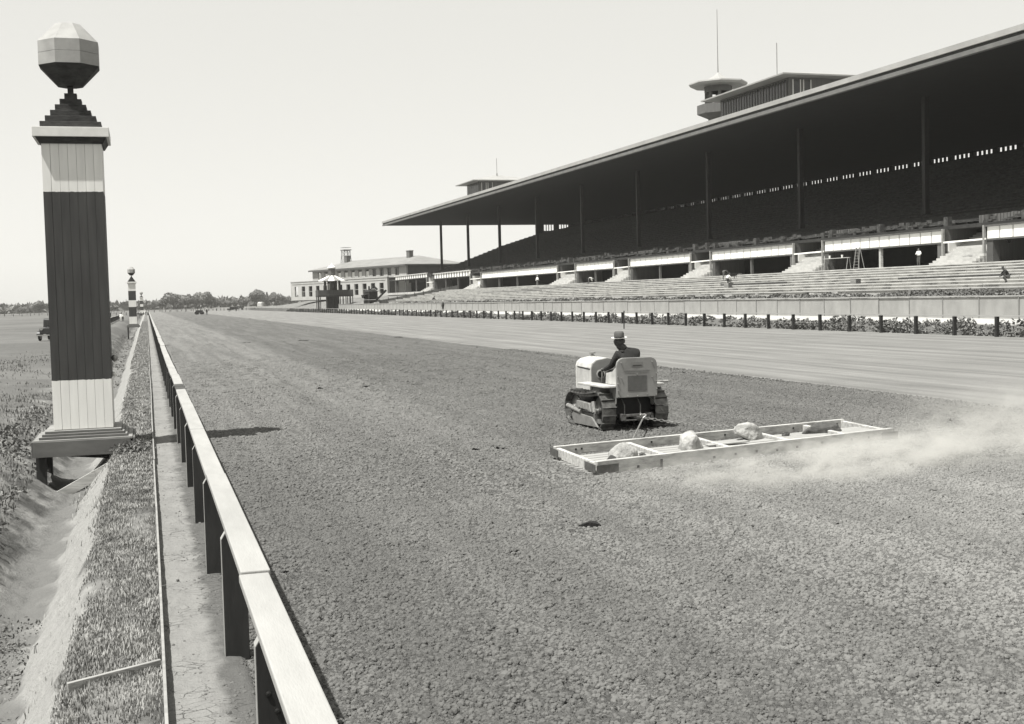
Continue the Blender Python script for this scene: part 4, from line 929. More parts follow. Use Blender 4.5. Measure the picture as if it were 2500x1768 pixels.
# fender plank, step plate, seat box
for sx in (-1, 1):
    x0, x1 = sorted((sx*.70, sx*.40))
    mb = MB(); mb.prism([(x0 if sx < 0 else x1, .08), (x0 if sx < 0 else x1, 1.46), (x1 if sx < 0 else x0, 1.5), (x1 if sx < 0 else x0, .0), (x0+.1 if sx < 0 else x1-.1, .0)], .93, .975, 'z'); fd = mb.build('fender', tractor_paint, tr, bevel=.01)
    mb = MB(); xx = sx*.44; mb.prism([(.02, .92), (1.2, .92), (1.2, .80), (.45, .66), (.12, .52), (.02, .6)], xx-.012, xx+.012, 'x'); mb.build('apron', tractor_side, tr)
    mb = MB(); mb.prism([(.0, .975), (.0, 1.33), (.16, 1.33), (.3, 1.25), (.62, 1.2), (.66, .975)], sx*.37-.02, sx*.37+.02, 'x'); mb.build('seat_side', tractor_paint, tr, bevel=.006)
mb = MB(); mb.box(-.35, .35, .02, .66, .74, 1.12); mb.build('seat', tractor_dark, tr, bevel=.03)
mb = MB()
outl = [(-.46, .72), (-.46, 1.40), (-.44, 1.47), (-.39, 1.52), (-.32, 1.545), (.32, 1.545), (.39, 1.52), (.44, 1.47), (.46, 1.40), (.46, .72)]
mb.prism(outl, -.08, -.02, 'y'); plate = mb.build('rear_plate', tractor_side, tr, bevel=.012)
mb = MB(); mb.box(-.215, .215, -.086, -.0805, .86, 1.17); mb.build('dark_square', decal_dark, plate)
mb = MB(); mb.box(-.13, .13, -.086, -.0805, 1.37, 1.45); mb.build('name_plate', decal_mid, plate)
mb = MB(); mb.box(-.1, .1, -.0885, -.0862, 1.375, 1.388); mb.build('slot', tractor_dark, plate)
rr_ = random.Random(5); mb = MB(); x = -.3
while x < .29:                                 # faint worn stencilled line of small letters
    wl = rr_.uniform(.014, .03); mb.box(x, x+wl, -.0835, -.0805, 1.262, 1.285); x += wl+.012
x = -.27
while x < .26:
    wl = rr_.uniform(.014, .03); mb.box(x, x+wl, -.0835, -.0805, 1.225, 1.245); x += wl+.012
mb.build('worn_lettering', decal_mid, plate)
for (bx_, bz_) in [(-.36, 1.45), (.34, 1.45), (-.36, 1.13), (.34, 1.13), (-.44, 1.16), (.44, 1.20), (-.44, 1.02), (.44, 1.04), (-.44, .88), (.44, .88), (-.43, .76), (-.22, .75), (0, .75), (.22, .78), (.43, .76), (0, 1.2)]:
    mb = MB(); mb.lathe([(.013, -.102), (.013, -.08)], (bx_, 0, bz_), 8, axis='y'); mb.build('bolt_head', bright_steel, plate)
mb = MB(); mb.tube([(.45, .5, 1.0), (.62, .3, 1.01), (.8, .25, 1.0)], .018, 6); mb.tube([(.76, .25, 1.0), (.86, .22, 1.0)], .03, 6); mb.build('side_lever', bright_steel, tr)
for (lx, ty2, hx2) in ((-.26, 1.15, -.3), (-.18, 1.1, -.2), (.2, 1.1, .22)):
    mb = MB(); mb.tube([(lx, ty2, .7), (hx2, ty2-.12, 1.22)], .014, 6); mb.lathe([(.005, 0), (.026, .02), (.026, .06), (.005, .08)], (hx2, ty2-.12, 1.2), 8); mb.build('lever', bright_steel, tr)
mb = MB(); mb.tube([(-.05, 1.3, .9), (-.05, 1.1, 1.2)], .02, 6); mb.build('steering_post', tractor_dark, tr)
# drawbar
mb = MB(); mb.box(-.34, .34, -.12, -.06, .33, .38); mb.box(-.34, .34, -.12, -.06, .24, .27); mb.box(-.05, .05, -.26, .4, .28, .33); mb.box(-.34, -.28, -.12, .3, .24, .38); mb.box(.28, .34, -.12, .3, .24, .38); mb.build('drawbar', tractor_iron, tr, bevel=.006)
for xx in (-.26, .1):
    mb = MB(); mb.tube([(xx, .18, .72), (xx+.02, .05, .55), (xx-.02, -.03, .38)], .013, 6); mb.build('brake_rod', tractor_iron, tr)
mb = MB(); mb.tube([(.24, -.06, .74), (.5, -.25, .42)], .005, 5); mb.build('trip_cord', tractor_iron, tr)
# tow chain: two legs from hitch to the drag's far beam
chain = empty('tow_chain', T((0.05, -.26, .3)), 0, 'steel tow chain running from the tractor hitch to both ends of the drag', 'chain')
hp = T((.03, -.27, .31)); c0_ = Vector(hp)
torus = MB()
def link_mesh():
    mb = MB(); pts = []
    for k in range(13):
        a = 2*PI*k/12; pts.append((.052*math.cos(a), .026*math.sin(a), 0))
    mb.tube(pts, .0065, 5); return mb.mesh('link', mat('rusty_chain_steel', .2, .4, .6, 9, metal=.3))
lm = link_mesh()
def run(p, q, sag, straight=False):
    n = int((q-p).length/.078)
    for k in range(n):
        f_ = (k+.5)/n; c = p.lerp(q, f_); c.z -= sag*4*f_*(1-f_); d = (q-p).normalized()
        o = link('link', lm, chain); o.location = c-Vector(chain.location); rotq = d.to_track_quat('X', 'Z').to_matrix() @ Matrix.Rotation(PI/2*(k % 2), 3, 'X'); o.rotation_euler = rotq.to_euler()
run(c0_, Vector((11.3, 21.12, .25)), .06)
mb = MB(); e_ = Vector((8.25, 20.42, .24)); mb.tube([(0, 0, 0)]+[tuple((e_-c0_)*f_+Vector((0, 0, 0))) for f_ in (.5, 1)], .017, 6); mb.build('tow_rod', bright_steel, chain, loc=c0_-Vector(chain.location))
mb = MB()
for k in range(6):
    a = k*1.05; mb.tube([(.05*math.cos(a), .05*math.sin(a), .02*math.sin(3*a)), (.06*math.cos(a+.9), .06*math.sin(a+.9), .05), (.05*math.cos(a+2), .03, .07)], .016, 5)
mb.build('shackle', bright_steel, chain, loc=c0_-Vector(chain.location))

# ------------------------------------------------------------------ people
def body(name, joints, bones, rad, bmat, mats, root, lvl=2):
    names = list(joints); V_ = [joints[n] for n in names]; E_ = [(names.index(a), names.index(b)) for a, b in bones]
    me = bpy.data.meshes.new(name+'_src'); me.from_pydata(V_, E_, []); ob = bpy.data.objects.new(name+'_src', me); C.objects.link(ob)
    sk = ob.modifiers.new('skin', 'SKIN'); sk.use_smooth_shade = True; ss = ob.modifiers.new('sub', 'SUBSURF'); ss.levels = lvl
    for i, n in enumerate(names):
        r = rad[n]; r = tuple(q*1.2 for q in r) if isinstance(r, tuple) else r*1.2; d = me.skin_vertices[0].data[i]; d.radius = r if isinstance(r, tuple) else (r, r); d.use_root = (n == root)
    dg = bpy.context.evaluated_depsgraph_get(); out = bpy.data.meshes.new_from_object(ob.evaluated_get(dg)); bpy.data.objects.remove(ob)
    for m in mats: out.materials.append(m)
    B = [(Vector(joints[a]), Vector(joints[b]), bmat.get((a, b), 0)) for a, b in bones]
    for p in out.polygons:
        c = p.center; best = 1e9; bi = 0
        for a, b, k in B:
            ab = b-a; t_ = max(0, min(1, (c-a).dot(ab)/max(ab.length_squared, 1e-9))); d = (c-(a+ab*t_)).length
            if d < best: best = d; bi = k
        p.material_index = bi; p.use_smooth = True
    return out
def person(loc, rz, label, pose='stand', shirt=cloth_white, trousers=cloth_mid, hat=True, hatm=hat_felt, group=None, sc=1.0):
    j = dict(pelvis=(0, 0, .93), waist=(0, 0, 1.08), chest=(0, 0, 1.3), neck=(0, 0, 1.47), chin=(0, .01, 1.53), head=(0, .02, 1.63), crown=(0, .01, 1.72),
             hipl=(-.1, 0, .9), hipr=(.1, 0, .9), kneel=(-.12, .03, .5), kneer=(.12, .02, .5), ankl=(-.13, 0, .09), ankr=(.13, 0, .09), toel=(-.14, .16, .04), toer=(.14, .16, .04),
             shl=(-.19, 0, 1.4), shr=(.19, 0, 1.4), ell=(-.25, -.03, 1.12), elr=(.25, -.03, 1.12), wrl=(-.25, .06, .88), wrr=(.25, .06, .88), hal=(-.25, .09, .8), har=(.25, .09, .8))
    if pose == 'armsfold':
        j.update(ell=(-.32, .02, 1.18), elr=(.32, .02, 1.18), wrl=(-.08, .2, 1.12), wrr=(.1, .2, 1.14), hal=(.02, .22, 1.13), har=(0, .2, 1.16), kneel=(-.1, .03, .5), ankl=(-.1, -.02, .09), toel=(-.13, .13, .04))
    if pose == 'bend':
        j.update(waist=(0, .12, 1.02), chest=(0, .36, 1.08), neck=(0, .52, 1.03), chin=(0, .58, .98), head=(0, .63, .92), crown=(0, .7, .88), shl=(-.18, .44, 1.05), shr=(.18, .44, 1.05),
                 ell=(-.2, .5, .76), elr=(.2, .5, .76), wrl=(-.12, .58, .5), wrr=(.12, .58, .5), hal=(-.1, .6, .42), har=(.1, .6, .42), kneel=(-.13, .1, .5), kneer=(.13, -.02, .5), ankl=(-.14, .05, .09), ankr=(.14, -.2, .09), toel=(-.14, .2, .04), toer=(.15, -.05, .04))
    if pose == 'crouch':
        dz = -.5
        j.update(pelvis=(0, -.1, .45), waist=(0, -.02, .6), chest=(0, .14, .8), neck=(0, .24, .93), chin=(0, .28, .97), head=(0, .33, 1.04), crown=(0, .33, 1.13), hipl=(-.1, -.1, .42), hipr=(.1, -.1, .42),
                 kneel=(-.18, .3, .5), kneer=(.16, .28, .42), ankl=(-.16, .1, .09), ankr=(.16, -.02, .09), toel=(-.17, .26, .04), toer=(.17, .14, .04), shl=(-.19, .16, .88), shr=(.19, .16, .88),
                 ell=(-.24, .36, .66), elr=(.24, .36, .66), wrl=(-.12, .5, .5), wrr=(.12, .5, .5), hal=(-.1, .56, .44), har=(.1, .56, .44))
    if pose == 'walk':
        j.update(kneel=(-.1, .18, .52), ankl=(-.1, .2, .12), toel=(-.1, .35, .06), kneer=(.1, -.02, .5), ankr=(.1, -.24, .1), toer=(.1, -.1, .04), wrl=(-.26, -.14, .9), hal=(-.26, -.17, .82), wrr=(.25, .2, .95), har=(.25, .25, .88))
    bones = [('pelvis', 'waist'), ('waist', 'chest'), ('chest', 'neck'), ('neck', 'chin'), ('chin', 'head'), ('head', 'crown'), ('pelvis', 'hipl'), ('pelvis', 'hipr'), ('hipl', 'kneel'), ('kneel', 'ankl'), ('ankl', 'toel'),
             ('hipr', 'kneer'), ('kneer', 'ankr'), ('ankr', 'toer'), ('chest', 'shl'), ('chest', 'shr'), ('shl', 'ell'), ('ell', 'wrl'), ('wrl', 'hal'), ('shr', 'elr'), ('elr', 'wrr'), ('wrr', 'har')]
    rad = dict(pelvis=(.15, .11), waist=(.14, .1), chest=(.16, .12), neck=.06, chin=.065, head=.095, crown=.06, hipl=.095, hipr=.095, kneel=.065, kneer=.065, ankl=.045, ankr=.045, toel=.04, toer=.04,
               shl=.07, shr=.07, ell=.05, elr=.05, wrl=.035, wrr=.035, hal=.04, har=.04)
    bm_ = {}
    for b in bones:
        if b[1] in ('waist', 'hipl', 'hipr', 'kneel', 'kneer', 'ankl', 'ankr'): bm_[b] = 1
        if b[1] in ('toel', 'toer'): bm_[b] = 3
        if b[1] in ('chin', 'head', 'hal', 'har'): bm_[b] = 2
        if b[1] == 'crown': bm_[b] = 2
    me = body('person', j, bones, rad, bm_, [shirt, trousers, skin_mat, hair_mat], 'pelvis')
    o = link('person', me, loc=loc, rz=rz); o.scale = (sc, sc, sc); tag(o, label, 'person', group)
    if hat:
        h = Vector(j['crown']); mb = MB(); mb.lathe([(.15, .0), (.15, .012), (.095, .014), (.088, .1), (.05, .115)], (h.x, h.y, h.z-.02), 12); mb.build('hat', hatm, o)
    return o
GZ_ = lambda x, y: float(ground_z(x, y))
def at_S(u, t_, z): return tuple(S(u, t_, z))
def step_z(u): 
    k = int(max(0, min(tsteps-1, (u-u0)/(u1-u0)*tsteps))); return z0+(z1-z0)*(k+1)/tsteps
wg = 'workmen on the grandstand terrace'
person(at_S(75.6, 101.6, 4.86), PI/2+.2, 'man in white shirt and dark vest with folded arms, standing in the widest near opening', 'armsfold', cloth_white, cloth_mid, False, group=wg)
person(at_S(75.3, 212.0, 4.86), -PI/2+.6, 'man in white shirt walking in front of the long double opening', 'walk', cloth_white, cloth_mid, True, hat_brim, group=wg)
person(at_S(73.2, 181.8, step_z(73.2)), -PI/2, 'bent workman in pale shirt on the upper steps near the middle openings', 'bend', cloth_white, cloth_mid, True, hat_brim, group=wg)
person(at_S(75.8, 250.3, 4.86), 2.0, 'man all in white standing at the far end of the terrace', 'stand', cloth_white, cloth_white, True, hat_brim, group=wg)
person(at_S(70.0, 131.0, step_z(70)), -PI/2+.3, 'stooping workman in dark trousers bending beside a barrow on the steps', 'bend', cloth_mid, cloth_mid, True, hat_felt, group=wg)
person(at_S(67.8, 126.0, step_z(67.8)), -PI/2+.1, 'crouching workman in white shirt on the lower steps by a dark timber', 'crouch', cloth_white, cloth_mid, True, hat_felt, group=wg)
person(at_S(78.6, 93.6, 4.85+.22*8), PI/2, 'man in white shirt sitting high on the near stair', 'crouch', cloth_white, cloth_mid, True, hat_felt, group=wg)
person(at_S(78.3, 91.6-.2+.6, 4.85+.22*8), PI/2, 'man in dark clothes beside the pale post of the near stair', 'crouch', cloth_dark, cloth_dark, True, hat_felt, group=wg)
person(at_S(62.3, 73.5, step_z(62.3)), 1.2, 'dark small figure on the lowest step at the right edge of the view', 'crouch', cloth_dark, cloth_mid, True, hat_felt, group=wg)
person((48.2, 203.5, GZ_(48.2, 203.5)), .4, 'man in pale hat standing on the path in front of the grey panel fence', 'stand', cloth_mid, cloth_dark, True, hat_brim)
person((53.0, 232.0, GZ_(53, 232)), -1.4, 'dark figure crouching behind the grey panel fence', 'crouch', cloth_dark, cloth_dark, True, hat_felt)
person((16.6, 366, 0), 0, 'man in dark clothes standing on the track beside the distant machine', 'stand', cloth_dark, cloth_dark, True, hat_brim)
person((-4.9, 272, GZ_(-4.9, 272)), PI, 'man in white shirt and dark trousers by the infield beyond the striped poles', 'stand', cloth_white, cloth_dark, True, hat_brim)
person((-5.4, 276, GZ_(-5.4, 276)), PI-.6, 'man in white clothes just behind the man in dark trousers', 'stand', cloth_white, cloth_white, False)

# driver (figure laid out in the tractor's own frame)
dj = dict(pelvis=(.0, .38, 1.2), waist=(.01, .36, 1.32), chest=(.01, .40, 1.54), neck=(-.055, .44, 1.69), chin=(-.10, .47, 1.76), head=(-.125, .49, 1.85), crown=(-.13, .49, 1.95), nose=(-.20, .60, 1.845), jaw=(-.165, .555, 1.79),
          hipl=(-.11, .42, 1.2), hipr=(.11, .42, 1.2), kneel=(-.18, .85, 1.2), kneer=(.18, .85, 1.2), ankl=(-.2, .98, .82), ankr=(.2, .98, .82), toel=(-.21, 1.15, .78), toer=(.21, 1.15, .78),
          shl=(-.20, .42, 1.60), shr=(.23, .40, 1.62), ell=(-.28, .56, 1.36), elr=(.30, .62, 1.40), wrl=(-.30, .86, 1.27), wrr=(.22, .9, 1.32), hal=(-.30, .93, 1.26), har=(.22, .97, 1.29))
fing = {}
for sd, hx_, hy_, hz_ in (('l', -.30, .93, 1.26), ('r', .22, .97, 1.29)):
    for k in range(4):
        x = hx_-.03+.02*k; ln = (.026, .03, .028, .022)[k]
        fing['f%d%sa' % (k, sd)] = (x, hy_+.035, hz_+.004); fing['f%d%sb' % (k, sd)] = (x, hy_+.035+ln, hz_-.01); fing['f%d%sc' % (k, sd)] = (x, hy_+.03+ln, hz_-.04)
    fing['t%sa' % sd] = (hx_+.04, hy_+.0, hz_-.01); fing['t%sb' % sd] = (hx_+.045, hy_+.03, hz_-.035)
dj.update(fing)
db = [('pelvis', 'waist'), ('waist', 'chest'), ('chest', 'neck'), ('neck', 'chin'), ('chin', 'head'), ('head', 'crown'), ('head', 'nose'), ('chin', 'jaw'), ('pelvis', 'hipl'), ('pelvis', 'hipr'), ('hipl', 'kneel'), ('kneel', 'ankl'), ('ankl', 'toel'),
      ('hipr', 'kneer'), ('kneer', 'ankr'), ('ankr', 'toer'), ('chest', 'shl'), ('chest', 'shr'), ('shl', 'ell'), ('ell', 'wrl'), ('wrl', 'hal'), ('shr', 'elr'), ('elr', 'wrr'), ('wrr', 'har')]
for sd in 'lr':
    for k in range(4): db += [('ha'+sd, 'f%d%sa' % (k, sd)), ('f%d%sa' % (k, sd), 'f%d%sb' % (k, sd)), ('f%d%sb' % (k, sd), 'f%d%sc' % (k, sd))]
    db += [('ha'+sd, 't%sa' % sd), ('t%sa' % sd, 't%sb' % sd)]
dr = dict(pelvis=(.16, .13), waist=(.15, .115), chest=(.22, .16), neck=.072, chin=.078, head=.112, crown=.085, nose=.018, jaw=.045, hipl=.1, hipr=.1, kneel=.07, kneer=.07, ankl=.05, ankr=.05, toel=.045, toer=.045,
          shl=.085, shr=.085, ell=.058, elr=.058, wrl=.038, wrr=.038, hal=.036, har=.036)
for n in fing: dr[n] = .0105 if n[0] == 'f' else .012
bmx = {b: 0 for b in db}
for b in db:
    if b[1] in ('hipl', 'hipr', 'kneel', 'kneer', 'ankl', 'ankr', 'toel', 'toer'): bmx[b] = 1
    if b[1] in ('chin', 'head', 'nose', 'jaw', 'crown', 'hal', 'har') or b[1] in fing: bmx[b] = 2
dme = body('person', dj, db, dr, bmx, [cloth_dark, cloth_mid, skin_dark], 'pelvis', 2)
drv = link('person', dme, loc=(tx, ty_, 0), rz=PSI); tag(drv, 'tractor driver seen from behind in a dark jacket and grey hat with pale brim', 'person')
hc = Vector((-.13, .485, 1.93)); tilt = Matrix.Rotation(R(5), 3, 'X') @ Matrix.Rotation(R(-3), 3, 'Y')
mb = MB(); mb.lathe([(.105, .012), (.107, .05), (.104, .10), (.095, .135), (.075, .15), (.03, .135), (.01, .128)], (0, 0, 0), 24)
o = mb.build('hat_crown', hat_felt, drv, smooth=True); o.location = hc; o.rotation_euler = (R(3), R(-4), 0); o.scale = (.98, 1.12, 1.0)
mb = MB(); mb.lathe([(.1095, .012), (.1095, .04)], (0, 0, 0), 24); ob = mb.build('hat_band', hat_band, o, smooth=True)
mb = MB(); n_ = 28; prof_ = [(.1, .0), (.14, .002), (.168, .014), (.171, .02), (.14, .012), (.1, .012)]
mb.lathe(prof_, (0, 0, 0), n_); mb.build('hat_brim', hat_brim, o, smooth=True)
mb = MB(); mb.lathe([(.125, -.03), (.095, .03), (.082, .055)], (-.06, .445, 1.66), 16); ob = mb.build('collar', mat('dark_collar', .05, .08, .95, 8), drv, smooth=True)
mb = MB(); mb.lathe([(.012, -.006), (.03, 0), (.012, .006)], (0, 0, 0), 8, axis='x'); mb.build('ear', skin_dark, drv, loc=(-.04, .49, 1.85)); 
mb = MB(); mb.lathe([(.012, -.006), (.03, 0), (.012, .006)], (0, 0, 0), 8, axis='x'); mb.build('ear', skin_dark, drv, loc=(-.235, .48, 1.85))

# ------------------------------------------------------------------ small things on and near the stand
mb = MB()
lad = empty('step_ladder', S(75.9, 112.6, 4.86), A, 'wooden A-frame step ladder standing in the widest near opening', 'ladder')
for sx in (-.3, .3):
    mb = MB(); mb.bar((0, sx*1.5, 0), (0.25, sx, 2.3), .06, .08); mb.build('rail', old_wood, lad)
    mb = MB(); mb.bar((.75, sx*1.5, 0), (0.3, sx, 2.3), .05, .06); mb.build('rear_leg', old_wood, lad)
for k in range(7):
    f_ = (k+.6)/7.4; mb = MB(); mb.bar((.25*f_, -.45*(1-f_/3), 2.3*f_), (.25*f_, .45*(1-f_/3), 2.3*f_), .08, .03); mb.build('rung', old_wood, lad)
sc_ = empty('trestle_scaffold', S(76.0, 117.5, 4.86), A, 'plank on trestle legs carrying two white cans, at the left of the widest near opening', 'scaffold')
mb = MB(); mb.box(-.15, .15, -3.6, 1.3, 1.3, 1.36); mb.build('plank', pale_wood, sc_, bevel=0)
for y in (-3.4, 1.0):
    for dx in (-.3, .3):
        mb = MB(); mb.bar((dx, y, 0), (dx*.3, y, 1.3), .06, .06); mb.build('trestle_leg', old_wood, sc_)
cm_ = MB(); cm_.lathe([(.1, 0), (.12, .28), (.12, .3)], (0, 0, 0), 10); canm = cm_.mesh('paint_can', white_paint)
for y, lb in ((-2.2, 'white can on the trestle plank, nearer the ladder'), (.2, 'white can on the trestle plank, farther from the ladder')):
    o = link('paint_can', canm, loc=tuple(S(76.0, 117.5+y, 4.86+1.36))); tag(o, lb, 'can', 'cans on the trestle plank')
for (u_, t_, s_, lb) in ((77.3-1.3, 93.0+1.9, .55, 'small dark crate standing at the foot of the near stair'), (63.6, 94.5, .5, 'small dark crate alone on the middle of the lower terrace steps'), (64.8, 120.2, .6, 'dark crate at the right end of the long timber on the lower steps')):
    zz = 4.86+.22 if u_ > 75 else step_z(u_)
    mb = MB(); mb.box(-s_/2, s_/2, -s_, s_*.7, 0, s_*.9)
    o = mb.build('crate', None, loc=tuple(S(u_, t_, zz)), rz=A); o.data.materials.append(mat('dark_crate_wood', .08, .14, .9, 4))
    tag(o, lb, 'crate', 'crates on the terrace')
    mb = MB()
    for q in range(4): mb.box(-s_/2-.015, -s_/2-.002, -s_, s_*.7, .04+q*s_*.23, .04+q*s_*.23+s_*.17)
    mb.build('slat', old_wood, o)
tim = mat('dark_timber', .05, .09, .9, 2)  # even dark tone for the long bars on the steps
timbers = [(66.0, 77.5, 91.5, .16, 'long dark timber lying on the lower steps at the right of the view'), (66.2, 110.5, 124.5, .2, 'long dark timber on the lower steps below the crouching workman'),
           (69.5, 128, 150, .12, 'dark timber lying on a middle step by the barrow'), (72.3, 160, 183, .13, 'dark timber behind the bent workman on the upper steps'), (69.8, 170, 205, .12, 'long thin timber on the middle steps before the double opening'),
           (68.0, 190, 222, .12, 'thin timber on the lower middle steps near the far end')]
for (u_, ta, tb, h_, lb) in timbers:
    mb = MB(); mb.box(-.06, .06, 0, tb-ta, 0, h_); o = mb.build('timber', tim, loc=tuple(S(u_, ta, step_z(u_)+.004)), rz=A); tag(o, lb, 'timber', 'timbers on the terrace steps')
mb = MB()
for k in range(420):                            # short formwork scraps and pegs left along the step edges
    kk = random.randrange(1, tsteps); u_ = u0+(u1-u0)*kk/tsteps-.1; t_ = random.uniform(60, 262); l_ = random.uniform(.3, 1.6)
    p = S(u_, t_, z0+(z1-z0)*kk/tsteps+.005); q = S(u_, t_+l_, z0+(z1-z0)*kk/tsteps+.005); mb.bar(p+Vector((0, 0, .05)), q+Vector((0, 0, .05)), .04, .06)
tag(mb.build('formwork_scraps', mat('formwork_wood', .14, .24, .9, 3)), 'scraps of formwork board left along the edges of the terrace steps', kind='stuff')
wb = empty('wheelbarrow', S(70.2, 129.0, step_z(70.2)), 1.6, 'dark wheelbarrow standing beside the stooping workman on the steps', 'wheelbarrow')
mb = MB(); mb.hexa([(-.25, -.3, .4), (.25, -.3, .4), (.2, .35, .35), (-.2, .35, .35)], [(-.38, -.5, .75), (.38, -.5, .75), (.32, .55, .72), (-.32, .55, .72)]); mb.build('tray', machine_black, wb)
mb = MB(); mb.lathe([(.2, -.03), (.2, .03)], (0, .62, .2), 12, axis='x'); mb.build('wheel', machine_black, wb)
for sx in (-.25, .25):
    mb = MB(); mb.bar((sx*.4, .62, .2), (sx, -1.0, .6), .05, .05); mb.build('handle', old_wood, wb)
    mb = MB(); mb.bar((sx, -.3, 0), (sx, -.3, .4), .05, .05); mb.build('leg', old_wood, wb)
mb = MB()
for k in range(70):
    t_ = random.uniform(90, 215); u_ = random.uniform(56.5, 60.5); p = S(u_, t_, 2.42); s_ = random.uniform(.15, .7); mb.box(p.x-s_/2, p.x+s_/2, p.y-s_, p.y+s_*1.6, p.z, p.z+random.uniform(.04, .22))
tag(mb.build('rubble', mat('pale_rubble', .4, .65, .9, 2)), 'scraps of pale rubble and boards along the foot of the terrace', kind='stuff')

# dark scrap lying on the near track
bm = bmesh.new(); vs = [(-.14, 0, .01), (-.06, .05, .03), (.02, .06, .055), (.10, .04, .05), (.15, -.04, .015), (.07, -.05, .04), (0, -.03, .05), (-.08, -.03, .03)]
mb = MB(); mb.add([(x*.95, y, z) for x, y, z in vs]+[(x*.95, y, -.0) for x, y, z in vs]+[(0, 0, .06)], [(i, (i+1) % 8, 16) for i in range(8)]+[(i, 8+i, 8+(i+1) % 8, (i+1) % 8) for i in range(8)])
tag(mb.build('scrap', tar_paper, loc=(5.06, 13.98, .045), rz=-.25), 'dark crumpled scrap lying alone on the soil in front of the drag', 'scrap')

# ------------------------------------------------------------------ clubhouse
P2 = Vector((70.5, 370.2, 0)); P1 = Vector((48.2, 431.0, 0)); ea = (P1-P2).normalized(); cz = 3.6
ch = empty('clubhouse', (P2.x, P2.y, cz), math.atan2(ea.y, ea.x), 'pale two storey clubhouse with hipped roof and two chimneys beyond the grandstand', 'building')
# local x runs along the facade (0..65), local y is outward (toward the track) because of the turn; inside is -y
Lf = 64.8
def wall_with(mbw, x0, x1, y, th, zb, zt, wins, wz0, wz1):
    mbw.box(x0, x1, y-th, y, zb, wz0); mbw.box(x0, x1, y-th, y, wz1, zt); xs = x0
    for (a, b) in wins: mbw.box(xs, a, y-th, y, wz0, wz1); xs = b
    mbw.box(xs, x1, y-th, y, wz0, wz1)
sp_ = 5.2; wins_l = []
x = 2.2
while x < Lf-3: wins_l.append((x, x+2.5)); x += sp_*(1.0)
mb = MB(); wall_with(mb, 0, Lf, 0, .5, 0, 6.25, wins_l, 1.2, 4.7); mb.build('lower_wall', brick_white, ch)
mb = MB(); mb.box(-.1, Lf+.1, -.6, .15, 6.25, 6.5); mb.box(1, Lf-1, 0.0, .12, 5.5, 5.62); mb.build('parapet', brick_white, ch)
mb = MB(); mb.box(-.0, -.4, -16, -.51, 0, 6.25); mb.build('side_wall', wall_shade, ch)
mb = MB(); mb.box(.2, Lf, -16, -4.5, 0, 6.1); mb.box(.2, Lf, -4.5, -.5, -.2, .02); mb.box(.2, Lf, -16, -.5, 6.0, 6.2); mb.build('lower_interior', black_in, ch)
ux0, ux1 = -6.4, 54.2; wins_u = []; x = ux0+4.3
while x < ux1-5: wins_u.append((x, x+2.3)); x += 4.55
mb = MB(); wall_with(mb, ux0, ux1, -3, .5, 6.2, 9.7, wins_u, 6.9, 9.0); mb.build('upper_wall', brick_white, ch)
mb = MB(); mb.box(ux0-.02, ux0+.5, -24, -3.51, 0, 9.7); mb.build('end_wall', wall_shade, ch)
mb = MB(); mb.box(ux0+.6, ux1, -24, -6, 6.2, 9.6); mb.build('upper_interior', black_in, ch)
for k, (a, b) in enumerate(wins_u):
    if k >= 4:
        mb = MB(); mb.box(a+.02, b-.02, -3.4, -3.35, 6.92, 8.65); mb.build('sky_panel', window_white, ch)  # white panel stands for bright sky seen through the window
    else:
        mb = MB(); mb.box(a+.02, b-.02, -3.4, -3.35, 6.92, 8.98); wn = mb.build('window', glass, ch)
        mb = MB(); mb.box((a+b)/2-.06, (a+b)/2+.06, -3.34, -3.28, 6.92, 8.98); mb.build('glazing_bar', brick_white, wn)
    mb = MB(); mb.box(a-.2, b+.2, -2.995, -2.9, 9.02, 9.2); mb.build('lintel', fascia_frame, ch)
for k, (a, b) in enumerate(wins_l):
    mb = MB(); mb.box(a, b, -.2, -.12, 2.85, 2.97) ; mb.box((a+b)/2-.05, (a+b)/2+.05, -.2, -.12, 1.2, 2.85) if k % 3 else None; mb.build('window_frame', brick_white, ch)
mb = MB(); ov = 1.0; zc = 9.7; zr = 13.0; a0, a1, b0, b1_ = ux0-ov, ux1+ov, -3+ov, -24-ov; hw = (b0-b1_)/2*.9; ym = (b0+b1_)/2
mb.add([(a0, b0, zc), (a1, b0, zc), (a1, b1_, zc), (a0, b1_, zc), (a0, b0, zc+.35), (a1, b0, zc+.35), (a1, b1_, zc+.35), (a0, b1_, zc+.35), (a0+hw*1.0, ym, zr), (a1-hw*1.0, ym, zr)],
       [(0, 1, 2, 3), (0, 1, 5, 4), (1, 2, 6, 5), (2, 3, 7, 6), (3, 0, 4, 7), (4, 5, 9, 8), (5, 6, 9), (6, 7, 8, 9), (7, 4, 8)])
rf_ = mb.build('roof', tile_grey, ch)
mb = MB(); mb.box(a0-.03, a1+.03, b0-.05, b0+.08, zc-.15, zc+.3); mb.build('eaves_board', fascia_frame, rf_)
for xx in (5.5, 45.5):
    mb = MB(); mb.box(xx-.9, xx+.9, ym+1, ym+2.4, 11, 14.4); mb.box(xx-1, xx+1, ym+.9, ym+2.5, 14.4, 14.7); mb.build('chimney', mat('chimney_brick', .15, .22, .9, 1), rf_)

